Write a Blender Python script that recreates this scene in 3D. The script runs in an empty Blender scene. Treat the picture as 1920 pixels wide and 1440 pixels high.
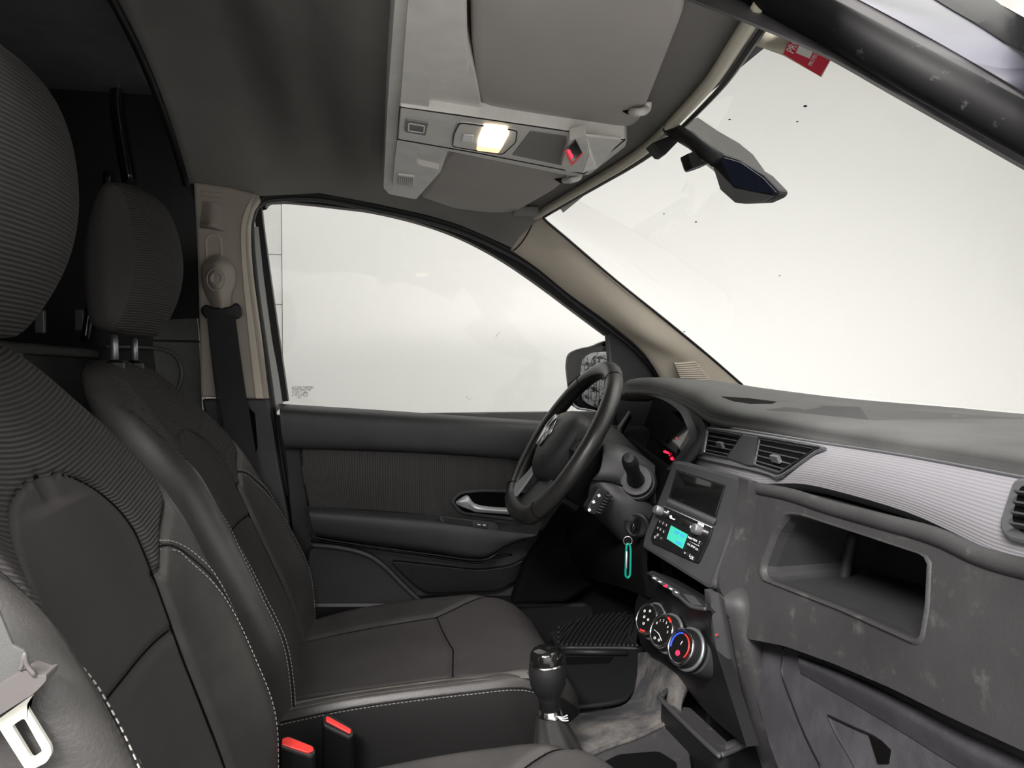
import bpy, bmesh, math, random
from mathutils import Vector, Matrix
random.seed(4)
V = Vector
# ------------------------------------------------------------------ camera, world, lights, exposure
FPX = 1387.0
TH = math.atan(260/FPX); PH = math.atan(30/FPX*math.cos(TH))
CAM = V((0, -1.2, .95))
FW = V((math.sin(TH)*math.cos(PH), math.cos(TH)*math.cos(PH), -math.sin(PH)))
RT = V((math.cos(TH), -math.sin(TH), 0)); UP = RT.cross(FW)
scene = bpy.context.scene
COL = scene.collection
cd = bpy.data.cameras.new('camera'); cam = bpy.data.objects.new('camera', cd); COL.objects.link(cam)
cd.sensor_width = 36; cd.lens = 36*FPX/1920; cd.clip_start = .02; cd.clip_end = 60
cam.matrix_world = Matrix.Translation(CAM) @ Matrix((RT, UP, -FW)).transposed().to_4x4()
scene.camera = cam
w = bpy.data.worlds.new('world'); scene.world = w; w.use_nodes = True
w.node_tree.nodes['Background'].inputs[0].default_value = (.95, .97, 1, 1)
w.node_tree.nodes['Background'].inputs[1].default_value = .25
vs = scene.view_settings; vs.view_transform = 'Standard'; vs.look = 'None'; vs.gamma = 1; vs.use_curve_mapping = False
vs.exposure = 0.14
scene.cycles.max_bounces = 8; scene.cycles.diffuse_bounces = 5; scene.cycles.transparent_max_bounces = 12
scene.cycles.use_denoising = True
scene.cycles.sample_clamp_indirect = 6
def area(name, loc, rot, sx, sy, power, col=(1, 1, 1)):
    l = bpy.data.lights.new(name, 'AREA'); l.shape = 'RECTANGLE'; l.size = sx; l.size_y = sy; l.energy = power; l.color = col
    o = bpy.data.objects.new(name, l); COL.objects.link(o); o.location = loc; o.rotation_euler = rot; return o
area('ceiling_panel', (1.5, -.4, 2.95), (0, 0, 0), 4.6, 2.8, 106, (1, .985, .94))
area('ceiling_panel', (-1.2, 2.0, 2.95), (0, 0, 0), 3.0, .8, 12, (1, .985, .95))
area('ceiling_panel', (.2, -2.9, 2.9), (math.radians(-20), 0, 0), 4.0, 1.4, 185, (1, .965, .96))
kl = area('booth_strip', (-1.1, -2.15, 2.5), (0, 0, 0), 1.6, .30, 29, (1, .95, .925)); kl.data.spread = math.radians(58)
kl.rotation_euler = (V((.5, .1, .75))-kl.location).to_track_quat('-Z', 'Y').to_euler()

def plane_pt(px, py, p0, n):
    d = FW + RT*((px-960)/FPX) + UP*((720-py)/FPX)
    return CAM + d*((p0-CAM).dot(n)/d.dot(n))
def P(px, py, y=None, x=None, z=None):     # where the sight line of a photo point meets a real plane of the van
    if y is not None: return plane_pt(px, py, V((0, y, 0)), V((0, 1, 0)))
    if x is not None: return plane_pt(px, py, V((x, 0, 0)), V((1, 0, 0)))
    return plane_pt(px, py, V((0, 0, z)), V((0, 0, 1)))

# ------------------------------------------------------------------ materials
MATS = {}
def lin(c):
    return tuple(((x/255+.055)/1.055)**2.4 if x/255 > .04045 else x/255/12.92 for x in c)
def mat(name, rgb, rough=.6, metal=0, spec=.5, bump=0, bscale=200, var=0, vscale=6, emit=None, es=1, dust=None, coat=0, uvrib=None, ribdir='Y', ribc=.5):
    """rgb = linear base colour"""
    m = bpy.data.materials.new(name); m.use_nodes = True; MATS[name] = m
    nt = m.node_tree; N = nt.nodes; L = nt.links; b = N['Principled BSDF']
    b.inputs['Base Color'].default_value = (*rgb, 1); b.inputs['Roughness'].default_value = rough
    b.inputs['Metallic'].default_value = metal; b.inputs['Specular IOR Level'].default_value = spec
    b.inputs['Coat Weight'].default_value = coat
    if emit: b.inputs['Emission Color'].default_value = (*emit, 1); b.inputs['Emission Strength'].default_value = es
    tc = N.new('ShaderNodeTexCoord'); col = None
    def noise(s, d=4, r=.6):
        n = N.new('ShaderNodeTexNoise'); n.inputs['Scale'].default_value = s; n.inputs['Detail'].default_value = d
        n.inputs['Roughness'].default_value = r; L.new(tc.outputs['Object'], n.inputs['Vector']); return n.outputs['Fac']
    def mixc(fac, a, c2):
        x = N.new('ShaderNodeMix'); x.data_type = 'RGBA'; L.new(fac, x.inputs['Factor'])
        if hasattr(a, 'links'): L.new(a, x.inputs[6])
        else: x.inputs[6].default_value = (*a, 1)
        x.inputs[7].default_value = (*c2, 1); return x.outputs[2]
    def ramp(s, a, c2):
        r = N.new('ShaderNodeMapRange'); r.inputs[1].default_value = a; r.inputs[2].default_value = c2; L.new(s, r.inputs[0]); return r.outputs[0]
    src = rgb
    if var:
        src = mixc(ramp(noise(vscale), .35, .68), tuple(c*(1-var) for c in rgb), tuple(min(1, c*(1+var)) for c in rgb))
    if dust:   # (colour, low, high, scale)
        src = mixc(ramp(noise(dust[3], 8, .72), dust[1], dust[2]), src, dust[0])
    h = None
    if uvrib:
        wv = N.new('ShaderNodeTexWave'); wv.wave_type = 'BANDS'; wv.bands_direction = 'Y'; wv.inputs['Scale'].default_value = uvrib
        wv.bands_direction = ribdir; wv.inputs['Distortion'].default_value = .6; wv.inputs['Detail'].default_value = 1; wv.inputs['Detail Scale'].default_value = .6
        L.new(tc.outputs['UV'], wv.inputs['Vector']); h = wv.outputs['Fac']
        inv = ramp(h, 1, 0)
        src = mixc(inv, src, tuple(c*ribc for c in rgb))
    if hasattr(src, 'links'): L.new(src, b.inputs['Base Color'])
    if bump or uvrib:
        bn = N.new('ShaderNodeBump'); bn.inputs['Strength'].default_value = bump or .6; bn.inputs['Distance'].default_value = .0015
        L.new(h if h is not None else noise(bscale, 3), bn.inputs['Height']); L.new(bn.outputs[0], b.inputs['Normal'])
    return m
g = lambda v, t=(1, 1, 1): (v*t[0], v*t[1], v*t[2])
WARM = (1.04, 1, .95); COOL = (.97, .98, 1.06)
mat('headliner', g(.23, (1.05, 1, .95)), .95, spec=.15, bump=.25, bscale=900, var=.05)
mat('visor', g(.40, (1.06, 1, .94)), .8, spec=.3, bump=.15, bscale=900, var=.03)
mat('console_grey', g(.70, (1.02, 1, .95)), .55, bump=.08, bscale=700, var=.06, vscale=25)
mat('console_dark', g(.20, (1.05, 1, .96)), .6)
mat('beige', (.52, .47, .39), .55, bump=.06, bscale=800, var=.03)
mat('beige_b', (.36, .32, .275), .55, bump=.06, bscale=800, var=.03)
mat('plastic', g(.036, COOL), .5, spec=.5, bump=.2, bscale=700, var=.15, vscale=9)
mat('plastic_soft', g(.027, COOL), .62, spec=.4, bump=.2, bscale=900, var=.12)
mat('dash_top', g(.075, (1, 1, .98)), .65, spec=.4, bump=.3, bscale=800, var=.15, vscale=8)
mat('dash_low', g(.036, (1.0, .98, 1.02)), .6, spec=.45, bump=.3, bscale=600, var=.2, dust=(g(.13, (1.03, 1, .97)), .56, .85, 26))
mat('dusty', g(.045, COOL), .7, spec=.3, bump=.3, bscale=300, dust=(g(.17, (1.08, 1, .90)), .45, .75, 9))
mat('knee', g(.045, (.98, .96, 1.08)), .6, spec=.35, bump=.3, bscale=300, dust=(g(.10, (1, .97, 1.08)), .48, .85, 6))
mat('flange', g(.05, (1.02, .97, 1.03)), .6, spec=.3)
mat('side_leather', g(.014), .5, spec=.3, bump=.25, bscale=350)
mat('gaiter', g(.022), .5, spec=.4, bump=.3, bscale=300)
mat('pillar_rubber', g(.006, COOL), .6, spec=.25, dust=(g(.05, (1, 1, 1.1)), .62, .7, 60))
mat('trim_ribbed', g(.24, (1, .99, 1.06)), .45, spec=.5, uvrib=18, ribc=.88, bump=.22, var=.05)
mat('door_fabric', g(.06, (1.03, 1, 1.0)), .7, spec=.3, uvrib=46, ribdir='X', bump=.3, dust=(g(.17, (1.04, 1, .95)), .60, .80, 9))
mat('black', g(.006, COOL), .4, spec=.4)
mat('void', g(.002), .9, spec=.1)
mat('rubber', g(.009, COOL), .55, spec=.35, bump=.1, bscale=300)
mat('rubber_grey', g(.055, (.95, 1, 1.05)), .5, spec=.4)
mat('seat_cloth', g(.048, (1.06, 1, .99)), .95, spec=.12, bump=.35, bscale=1600, var=.1)
mat('seat_rib', g(.06, (1.06, 1, .98)), .9, spec=.15, uvrib=68, bump=.8)
mat('seat_rib_fine', g(.06, (1.06, 1, .98)), .9, spec=.15, uvrib=68, bump=.8)
mat('leather', g(.040, (1.05, 1, .96)), .42, spec=.5, bump=.28, bscale=350, var=.2, vscale=10, dust=(g(.11, (1.05, 1, .92)), .60, .9, 7))
mat('leather_worn', g(.12, (1.05, 1, .93)), .45, spec=.5, bump=.28, bscale=350, var=.3, vscale=12)
mat('stitch', g(.30, (1.05, 1, .93)), .8)
mat('wheel_leather', g(.016, (1.0, 1, .96)), .36, spec=.55, bump=.15, bscale=500, var=.2)
mat('chrome', g(.75), .16, 1)
mat('satin', g(.60, (.98, .99, 1.03)), .32, .35)
mat('satin_dark', g(.3, (.95, .98, 1.05)), .35, .8)
mat('gloss_black', g(.006), .08, spec=.6, coat=.5)
mat('red', (.75, .035, .03), .35, spec=.5)
mat('red_label', (.62, .02, .05), .5)
mat('white_print', g(.75), .6)
mat('tongue_metal', (.82, .82, .74), .28, .35)
mat('belt_web', g(.022, COOL), .75, spec=.3, bump=.4, bscale=900)
mat('belt_grey', g(.11, (1.08, 1, .98)), .5)
mat('belt_web_grey', g(.10, (1, 1.02, 1.0)), .7, bump=.3, bscale=900)
mat('teal', (.0, .17, .125), .3, spec=.6)
mat('lcd', (.03, .35, .26), .3, emit=(.05, .42, .30), es=.5)
mat('lcd_digit', (.02, .2, .4), .3, emit=(.04, .27, .32), es=.8)
mat('red_glow', (.6, .01, .03), .4, emit=(1, .02, .07), es=1.6)
mat('orange_red', (.5, .02, .015), .4, emit=(.8, .04, .03), es=.22)
mat('blue_glow', (.02, .06, .6), .4, emit=(.03, .10, .9), es=.4)
mat('green_glow', (.02, .3, .1), .4, emit=(.02, .4, .12), es=.5)
mat('lamp_glow', (1, .9, .7), .4, emit=(1, .80, .52), es=3.2)
mat('lamp_glow_low', (1, .8, .5), .4, emit=(1, .62, .26), es=1.6)
mat('body_grey', g(.12, (1, .97, 1.02)), .4, spec=.5, var=.15, vscale=20)
mat('body_lav', g(.085, (.95, .95, 1.2)), .4, spec=.5, var=.06, vscale=15)
mat('body_metal', g(.10, (.98, 1, 1.0)), .35, spec=.5, var=.15, vscale=12)
mat('door_edge', g(.42, (.98, 1.0, .97)), .35, spec=.5)
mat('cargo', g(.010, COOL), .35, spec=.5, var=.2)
mat('booth', (.80, .80, .785), .9, spec=.1)
mat('booth_block', (.72, .72, .70), .9, spec=.1, bump=.6, bscale=60, var=.05)
mat('floor_grey', g(.55), .7, var=.1)
mat('mirror', g(.85), .03, 1)
mat('mirror_dark', (.02, .024, .045), .12, spec=.6)
mat('film', g(.45, (.95, 1, 1.02)), .25, spec=.6, bump=1, bscale=40, dust=(g(.03), .5, .56, 45))
mat('paper', (.62, .58, .46), .7, var=.15, vscale=90)
mat('cream_edge', (.60, .57, .46), .5)
def glass(name, tint, gl, dirt=.0):
    m = bpy.data.materials.new(name); m.use_nodes = True; MATS[name] = m; nt = m.node_tree; N = nt.nodes; L = nt.links
    for n in list(N):
        if n.type != 'OUTPUT_MATERIAL': N.remove(n)
    out = N[0]; t = N.new('ShaderNodeBsdfTransparent'); t.inputs[0].default_value = (*tint, 1)
    s = N.new('ShaderNodeBsdfGlossy'); s.inputs['Roughness'].default_value = .02
    f = N.new('ShaderNodeLayerWeight'); pw = N.new('ShaderNodeMath'); pw.operation = 'POWER'; pw.inputs[1].default_value = 4; L.new(f.outputs['Facing'], pw.inputs[0])
    mu = N.new('ShaderNodeMath'); mu.operation = 'MULTIPLY_ADD'; mu.inputs[1].default_value = gl; mu.inputs[2].default_value = gl*.05; L.new(pw.outputs[0], mu.inputs[0])
    mx = N.new('ShaderNodeMixShader'); L.new(mu.outputs[0], mx.inputs[0]); L.new(t.outputs[0], mx.inputs[1]); L.new(s.outputs[0], mx.inputs[2])
    L.new(mx.outputs[0], out.inputs[0]); return m
glass('glass', (.985, .99, .985), .6)
glass('screen_glass', (.6, .62, .65), 1.2)
def dotted(name, a):      # printed dot band on the windscreen: dots of grey ceramic ink between clear glass
    m = glass(name, (.99, .99, .99), .3); nt = m.node_tree; N = nt.nodes; L = nt.links
    d = N.new('ShaderNodeBsdfDiffuse'); d.inputs[0].default_value = (.05, .05, .05, 1)
    tc = N.new('ShaderNodeTexCoord'); vo = N.new('ShaderNodeTexVoronoi'); vo.inputs['Scale'].default_value = 380; vo.inputs['Randomness'].default_value = 0
    L.new(tc.outputs['Object'], vo.inputs['Vector'])
    lt = N.new('ShaderNodeMath'); lt.operation = 'LESS_THAN'; lt.inputs[1].default_value = a; L.new(vo.outputs['Distance'], lt.inputs[0])
    mx = N.new('ShaderNodeMixShader'); old = N['Material Output'].inputs[0].links[0].from_socket
    L.new(lt.outputs[0], mx.inputs[0]); L.new(old, mx.inputs[1]); L.new(d.outputs[0], mx.inputs[2]); L.new(mx.outputs[0], N['Material Output'].inputs[0])
glass('dots', (.52, .52, .51), .1)

# ------------------------------------------------------------------ builders
def link(name, me, m=None, parent=None, smooth=False):
    o = bpy.data.objects.new(name, me); COL.objects.link(o)
    if m: me.materials.append(MATS[m])
    if smooth:
        for p in me.polygons: p.use_smooth = True
    if parent: o.parent = parent; o.matrix_parent_inverse = parent.matrix_world.inverted()
    return o
def tag(o, label=None, cat=None, group=None, kind=None):
    if label: o['label'] = label
    if cat: o['category'] = cat
    if group: o['group'] = group
    if kind: o['kind'] = kind
    return o
def empty(name, loc, label, cat, group=None, kind=None):
    o = bpy.data.objects.new(name, None); COL.objects.link(o); o.location = loc; o.empty_display_size = .05
    o.matrix_world = Matrix.Translation(V(loc)); return tag(o, label, cat, group, kind)
def mesh(vs_, fs): 
    me = bpy.data.meshes.new('m'); me.from_pydata([tuple(v) for v in vs_], [], fs); me.update(); return me
def from_bm(bm):
    bmesh.ops.recalc_face_normals(bm, faces=bm.faces[:]); me = bpy.data.meshes.new('m'); bm.to_mesh(me); bm.free(); return me
def bevelled(me_or_bm, r, seg=2):
    bm = me_or_bm
    bmesh.ops.recalc_face_normals(bm, faces=bm.faces[:])
    es = [e for e in bm.edges if len(e.link_faces) == 2 and e.calc_face_angle(0) > .5]
    if r > 0 and es: bmesh.ops.bevel(bm, geom=es, offset=r, segments=seg, profile=.5, affect='EDGES', clamp_overlap=True)
    return from_bm(bm)
def cr(pts, n=8, closed=False):           # Catmull-Rom through the points
    out = []; k = len(pts); rng = k if closed else k-1
    for i in range(rng):
        g_ = (lambda j: pts[j % k]) if closed else (lambda j: pts[max(0, min(k-1, j))])
        p0, p1, p2, p3 = g_(i-1), g_(i), g_(i+1), g_(i+2)
        for s in range(n):
            t = s/n
            out.append(.5*((2*p1)+(p2-p0)*t+(2*p0-5*p1+4*p2-p3)*t*t+(3*p1-p0-3*p2+p3)*t**3))
    if not closed: out.append(pts[-1].copy())
    return out
def roundc(pts, r, n=5):                  # rounded corners on a closed polygon
    out = []; k = len(pts)
    for i in range(k):
        p = pts[i]; a = pts[i-1]-p; b = pts[(i+1) % k]-p
        ra = min(r, a.length*.45, b.length*.45); A = p+a.normalized()*ra; B = p+b.normalized()*ra
        for s in range(n+1):
            t = s/n; out.append(A*(1-t)**2+p*2*t*(1-t)+B*t*t)
    return out
def slab(name, pts, d, m, parent=None, bev=.0015, r=0, smooth=False, hole=None):
    """closed outline pushed back by vector d; optional hole outline"""
    if r: pts = roundc(pts, r)
    bm = bmesh.new()
    if hole is None:
        vs1 = [bm.verts.new(p) for p in pts]; f = bm.faces.new(vs1)
        bmesh.ops.triangulate(bm, faces=[f]) if False else None
        ret = bmesh.ops.extrude_face_region(bm, geom=[f]); nv = [x for x in ret['geom'] if isinstance(x, bmesh.types.BMVert)]
        bmesh.ops.translate(bm, verts=nv, vec=d)
        me = bevelled(bm, bev)
    else:
        # ring: pair up by resampling both outlines to the same count
        n = 96; A = resample(pts, n); B = align(resample(hole, n), A)
        a = [bm.verts.new(p) for p in A]; b = [bm.verts.new(p) for p in B]; a2 = [bm.verts.new(p+d) for p in A]; b2 = [bm.verts.new(p+d) for p in B]
        for i in range(n):
            j = (i+1) % n
            bm.faces.new((a[i], a[j], b[j], b[i])); bm.faces.new((a2[j], a2[i], b2[i], b2[j]))
            bm.faces.new((a[j], a[i], a2[i], a2[j])); bm.faces.new((b[i], b[j], b2[j], b2[i]))
        me = from_bm(bm)
    return link(name, me, m, parent, smooth)
def resample(pts, n):
    k = len(pts); L_ = [0]
    for i in range(k): L_.append(L_[-1]+(pts[(i+1) % k]-pts[i]).length)
    out = []; j = 0
    for i in range(n):
        s = L_[-1]*i/n
        while L_[j+1] < s: j += 1
        t = (s-L_[j])/max(1e-9, L_[j+1]-L_[j]); out.append(pts[j].lerp(pts[(j+1) % k], t))
    return out
def align(B, A):
    ca = sum(A, V())/len(A); cb = sum(B, V())/len(B)
    best = min(range(len(B)), key=lambda s: sum(((B[(i+s) % len(B)]-cb).normalized()-(A[i]-ca).normalized()).length for i in range(0, len(A), 6)))
    return [B[(i+best) % len(B)] for i in range(len(B))]
def tube(name, pts, r, m, parent=None, closed=False, n=10, sm=0, flat=None, caps=True):
    if sm: pts = cr(pts, sm, closed)
    k = len(pts); vs_ = []; fs = []; prev = None
    for i, p in enumerate(pts):
        a = pts[(i+1) % k] if (closed or i < k-1) else p; b = pts[i-1] if (closed or i > 0) else p
        t = (a-b).normalized()
        if prev is None: u = t.orthogonal().normalized() if flat is None else (flat-t*flat.dot(t)).normalized()
        elif flat is not None: u = (flat-t*flat.dot(t)).normalized()
        else: u = (prev-t*prev.dot(t)).normalized()
        prev = u; w_ = t.cross(u); ri = r(i/(max(1, k-1))) if callable(r) else r
        ra, rb = ri if isinstance(ri, tuple) else (ri, ri)
        for s in range(n):
            a_ = 2*math.pi*s/n; vs_.append(p+u*math.cos(a_)*ra+w_*math.sin(a_)*rb)
    for i in range(k if closed else k-1):
        for s in range(n):
            i2 = (i+1) % k; fs.append((i*n+s, i*n+(s+1) % n, i2*n+(s+1) % n, i2*n+s))
    if not closed and caps: fs.append(tuple(range(n))[::-1]); fs.append(tuple((k-1)*n+s for s in range(n)))
    return link(name, mesh(vs_, fs), m, parent, True)
def ribbon(name, pts, wv, th, m, parent=None, sm=6):
    """flat strap along pts; wv width vector"""
    if sm: pts = cr(pts, sm)
    vs_ = []; fs = []; k = len(pts)
    for i, p in enumerate(pts):
        t = (pts[min(k-1, i+1)]-pts[max(0, i-1)]).normalized(); nn = t.cross(wv).normalized()*th*.5
        for q in (p-wv*.5+nn, p+wv*.5+nn, p+wv*.5-nn, p-wv*.5-nn): vs_.append(q)
    for i in range(k-1):
        for s in range(4): fs.append((4*i+s, 4*i+(s+1) % 4, 4*i+4+(s+1) % 4, 4*i+4+s))
    fs += [(3, 2, 1, 0), (4*k-4, 4*k-3, 4*k-2, 4*k-1)]
    return link(name, mesh(vs_, fs), m, parent, False)
def surf(name, rows, m, parent=None, nu=6, nv=6, th=0, uvs=(1, 1), smooth=True, tv=None):
    """smooth surface through a net of points (rows x columns), optional thickness along tv"""
    R = [cr(r, nu) for r in rows]; cols = list(zip(*R)); Cc = [cr(list(c), nv) for c in cols]
    nr, nc = len(Cc[0]), len(Cc); vs_ = [Cc[j][i] for i in range(nr) for j in range(nc)]
    fs = [(i*nc+j, i*nc+j+1, (i+1)*nc+j+1, (i+1)*nc+j) for i in range(nr-1) for j in range(nc-1)]
    if th:
        o0 = len(vs_); tvv = tv.normalized()*th; vs_ += [v+tvv for v in vs_]
        fs += [tuple(a+o0 for a in f[::-1]) for f in fs]
        bd = [(i*nc, (i+1)*nc) for i in range(nr-1)]+[((i+1)*nc+nc-1, i*nc+nc-1) for i in range(nr-1)]+[(j+1, j) for j in range(nc-1)]+[((nr-1)*nc+j, (nr-1)*nc+j+1) for j in range(nc-1)]
        fs += [(a, b, b+o0, a+o0) for a, b in bd]
    me = mesh(vs_, fs); uv = me.uv_layers.new(name='UV'); n0 = nr*nc
    for l in me.loops:
        k = l.vertex_index % n0; uv.data[l.index].uv = ((k % nc)/(nc-1)*uvs[0], (k//nc)/(nr-1)*uvs[1])
    o = link(name, me, m, parent, smooth)
    if th:
        bm = bmesh.new(); bm.from_mesh(me); bmesh.ops.recalc_face_normals(bm, faces=bm.faces[:]); 
        for e in bm.edges:
            if len(e.link_faces) == 2 and e.calc_face_angle(0) > .9: e.smooth = False
        bm.to_mesh(me); bm.free()
    return o
def box(name, c, sz, m, parent=None, bev=.003, rot=None, seg=2):
    bm = bmesh.new(); bmesh.ops.create_cube(bm, size=1); bmesh.ops.scale(bm, vec=V(sz), verts=bm.verts[:])
    me0 = bevelled(bm, bev, seg); M_ = Matrix.Translation(V(c)) @ (rot.to_4x4() if rot else Matrix.Identity(4)); me0.transform(M_)
    return link(name, me0, m, parent)
def axes(a, up=V((0, 0, 1))):       # rotation whose local z is a
    a = a.normalized(); x = up.cross(a).normalized(); y = a.cross(x); return Matrix((x, y, a)).transposed()
def lathe(name, prof, c, a, m, parent=None, n=32, smooth=True, sx=1, up=V((0, 0, 1)), sharp=.6):
    """prof = [(radius, height along a)...]"""
    R = axes(a, up); vs_ = []; fs = []
    for r_, h in prof:
        for s in range(n):
            t = 2*math.pi*s/n; vs_.append(V(c)+R @ V((r_*math.cos(t)*sx, r_*math.sin(t), h)))
    k = len(prof)
    for i in range(k-1):
        for s in range(n): fs.append((i*n+s, i*n+(s+1) % n, (i+1)*n+(s+1) % n, (i+1)*n+s))
    fs += [tuple(range(n))[::-1], tuple((k-1)*n+s for s in range(n))]
    me = mesh(vs_, fs); o = link(name, me, m, parent, smooth)
    bm = bmesh.new(); bm.from_mesh(me)
    for e in bm.edges:
        if len(e.link_faces) == 2 and e.calc_face_angle(0) > sharp: e.smooth = False
    bm.to_mesh(me); bm.free(); return o
def text(name, s, c, R, size, m, parent, depth=.0003, sx=1, align='CENTER'):
    cu = bpy.data.curves.new('t', 'FONT'); cu.body = s; cu.size = size; cu.extrude = depth; cu.align_x = align; cu.align_y = 'CENTER'
    cu.resolution_u = 3
    to = bpy.data.objects.new('t', cu); COL.objects.link(to); bpy.context.view_layer.update()
    me = bpy.data.meshes.new_from_object(to.evaluated_get(bpy.context.evaluated_depsgraph_get())); bpy.data.objects.remove(to)
    me.transform(Matrix.Translation(V(c)) @ R.to_4x4() @ Matrix.Diagonal((sx, 1, 1, 1))); me.materials.clear()
    return link(name, me, m, parent)
def stitches(name, pts, m, parent, ln=.0042, gap=.003, r=.0007):
    vs_ = []; fs = []; acc = 0
    path = pts; k = 0; L_ = [0]
    for i in range(len(path)-1): L_.append(L_[-1]+(path[i+1]-path[i]).length)
    def at(s):
        import bisect
        i = max(0, min(len(path)-2, bisect.bisect_right(L_, s)-1)); return path[i].lerp(path[i+1], (s-L_[i])/max(1e-9, L_[i+1]-L_[i]))
    s = 0
    while s+ln < L_[-1]:
        a, b = at(s), at(s+ln); t = (b-a).normalized(); u = t.orthogonal().normalized()*r; w_ = t.cross(u)
        o0 = len(vs_); vs_ += [a+u, a+w_, a-u, a-w_, b+u, b+w_, b-u, b-w_]
        fs += [(o0+q, o0+(q+1) % 4, o0+4+(q+1) % 4, o0+4+q) for q in range(4)]+[(o0+3, o0+2, o0+1, o0), (o0+4, o0+5, o0+6, o0+7)]
        s += ln+gap
    o = link(name, mesh(vs_, fs), m, parent); o['kind'] = 'stuff'; return o
def interp(tab, x):
    if x <= tab[0][0]: return tab[0][1]
    for (a, va), (b, vb) in zip(tab, tab[1:]):
        if x <= b:
            t = (x-a)/(b-a); t = t*t*(3-2*t); return va+(vb-va)*t
    return tab[-1][1]
def lerpt(tab, x):
    if x <= tab[0][0]: return tab[0][1]
    for (a, va), (b, vb) in zip(tab, tab[1:]):
        if x <= b: return va+(vb-va)*(x-a)/(b-a)
    return tab[-1][1]

from mathutils.bvhtree import BVHTree
def hitter(*objs):
    """sight lines of photo points against real surfaces: returns points lying on them"""
    vs_, fs = [], []
    for o in objs:
        k = len(vs_); vs_ += [v.co.copy() for v in o.data.vertices]; fs += [[i+k for i in p.vertices] for p in o.data.polygons]
    bv = BVHTree.FromPolygons(vs_, fs)
    def f(px, py, off=.001):
        d = (FW + RT*((px-960)/FPX) + UP*((720-py)/FPX)).normalized(); h, n, i, t = bv.ray_cast(CAM, d)
        if h is None: return None
        return h-d*off
    return f
def PL(l, **k): return [P(a, b, **k) for a, b in l]
# ------------------------------------------------------------------ the booth around the van
def room_box(name, a, b, m, kind='structure'):
    a, b = V(a), V(b); o = box(name, (a+b)/2, b-a, m, None, 0); tag(o, kind=kind); return o
room_box('floor', (-4, -4, -.6), (4.3, 2.7, -.5), 'floor_grey')
room_box('wall_front', (4.2, -4, -.5), (4.3, 2.7, 3.1), 'booth')
room_box('wall_right', (-4, -4.1, -.5), (4.3, -4, 3.1), 'booth')
room_box('wall_back', (-4.1, -4, -.5), (-4, 2.7, 3.1), 'booth')
room_box('ceiling', (-4, -4, 3.0), (4.3, 2.7, 3.1), 'booth')
wl = room_box('wall_left', (-4, 2.62, -.5), (4.3, 2.72, 3.1), 'booth')
bd = room_box('wall_board', (-.437, 2.585, -.5), (4.2, 2.62, 3.0), 'booth'); bd.name = 'trim_1'
for i in range(9):
    for j in range(2):
        z0 = .04+i*.245; x0 = -.66-j*.42 + (.1 if i % 2 else 0)
        x1 = min(-.44, x0+.41); b_ = box('block', ((x0+x1)/2, 2.607, z0+.12), (x1-x0, .03, .2425), 'booth_block', wl, .002)

# ------------------------------------------------------------------ body shell of the van
def struct(o, label=None, cat=None): return tag(o, label, cat, kind='structure')
ztop = [(-.44, 1.60), (-.27, 1.565), (-.12, 1.47), (0, 1.385), (.2, 1.355), (.45, 1.34)]
edge_px = PL([(350, 342), (480, 368), (600, 362), (700, 381), (800, 403), (860, 421), (910, 442), (960, 465)], y=.70)
zedge = [(p.x, p.z) for p in edge_px]
hdr_px = PL([(1022, 402), (1120, 346), (1222, 287), (1284, 229), (1347, 167), (1388, 108), (1430, 50)], z=1.33)
hdr = [hdr_px[0]]+hdr_px[1:]+[V((.40, -.56, 1.325)), V((.36, -.64, 1.31))]
hx = sorted([(p.y, p.x) for p in hdr])
def xh(y): return lerpt(hx, y) if abs(y) < .60 else lerpt([(.60, lerpt(hx, .60)), (.70, edge_px[-1].x)], abs(y))
pp = [(-.44, 2.3), (.0, 4), (.42, 11)]
def head_z(x, y):
    ze = lerpt(zedge, x); zt = interp(ztop, x); return ze+(zt-ze)*(1-(min(.7, abs(y))/.7)**lerpt(pp, x))
rows = []
for k in range(57):
    y = -.70+1.4*k/56; x1 = xh(y); rows.append([V((-.44+(x1+.44)*s/36, y, head_z(-.44+(x1+.44)*s/36, y))) for s in range(37)])
nr, nc = len(rows), len(rows[0])
me = mesh([p for r in rows for p in r]+[p+V((0, 0, .03)) for r in rows for p in r],
          [(i*nc+j, i*nc+j+1, (i+1)*nc+j+1, (i+1)*nc+j) for i in range(nr-1) for j in range(nc-1)]+
          [(nr*nc+i*nc+j, nr*nc+(i+1)*nc+j, nr*nc+(i+1)*nc+j+1, nr*nc+i*nc+j+1) for i in range(nr-1) for j in range(nc-1)]+
          [(i*nc, (i+1)*nc, nr*nc+(i+1)*nc, nr*nc+i*nc) for i in range(nr-1)])
hl = link('ceiling_lining', me, 'headliner', None, True); struct(hl, 'dark grey fabric headliner of the cab roof, arched at its rear edge', 'headliner')
tube('edge_seal', [V((-.44, y/100, head_z(-.44, y/100)-.004)) for y in range(-70, 71, 4)], .008, 'rubber', hl)
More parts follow.
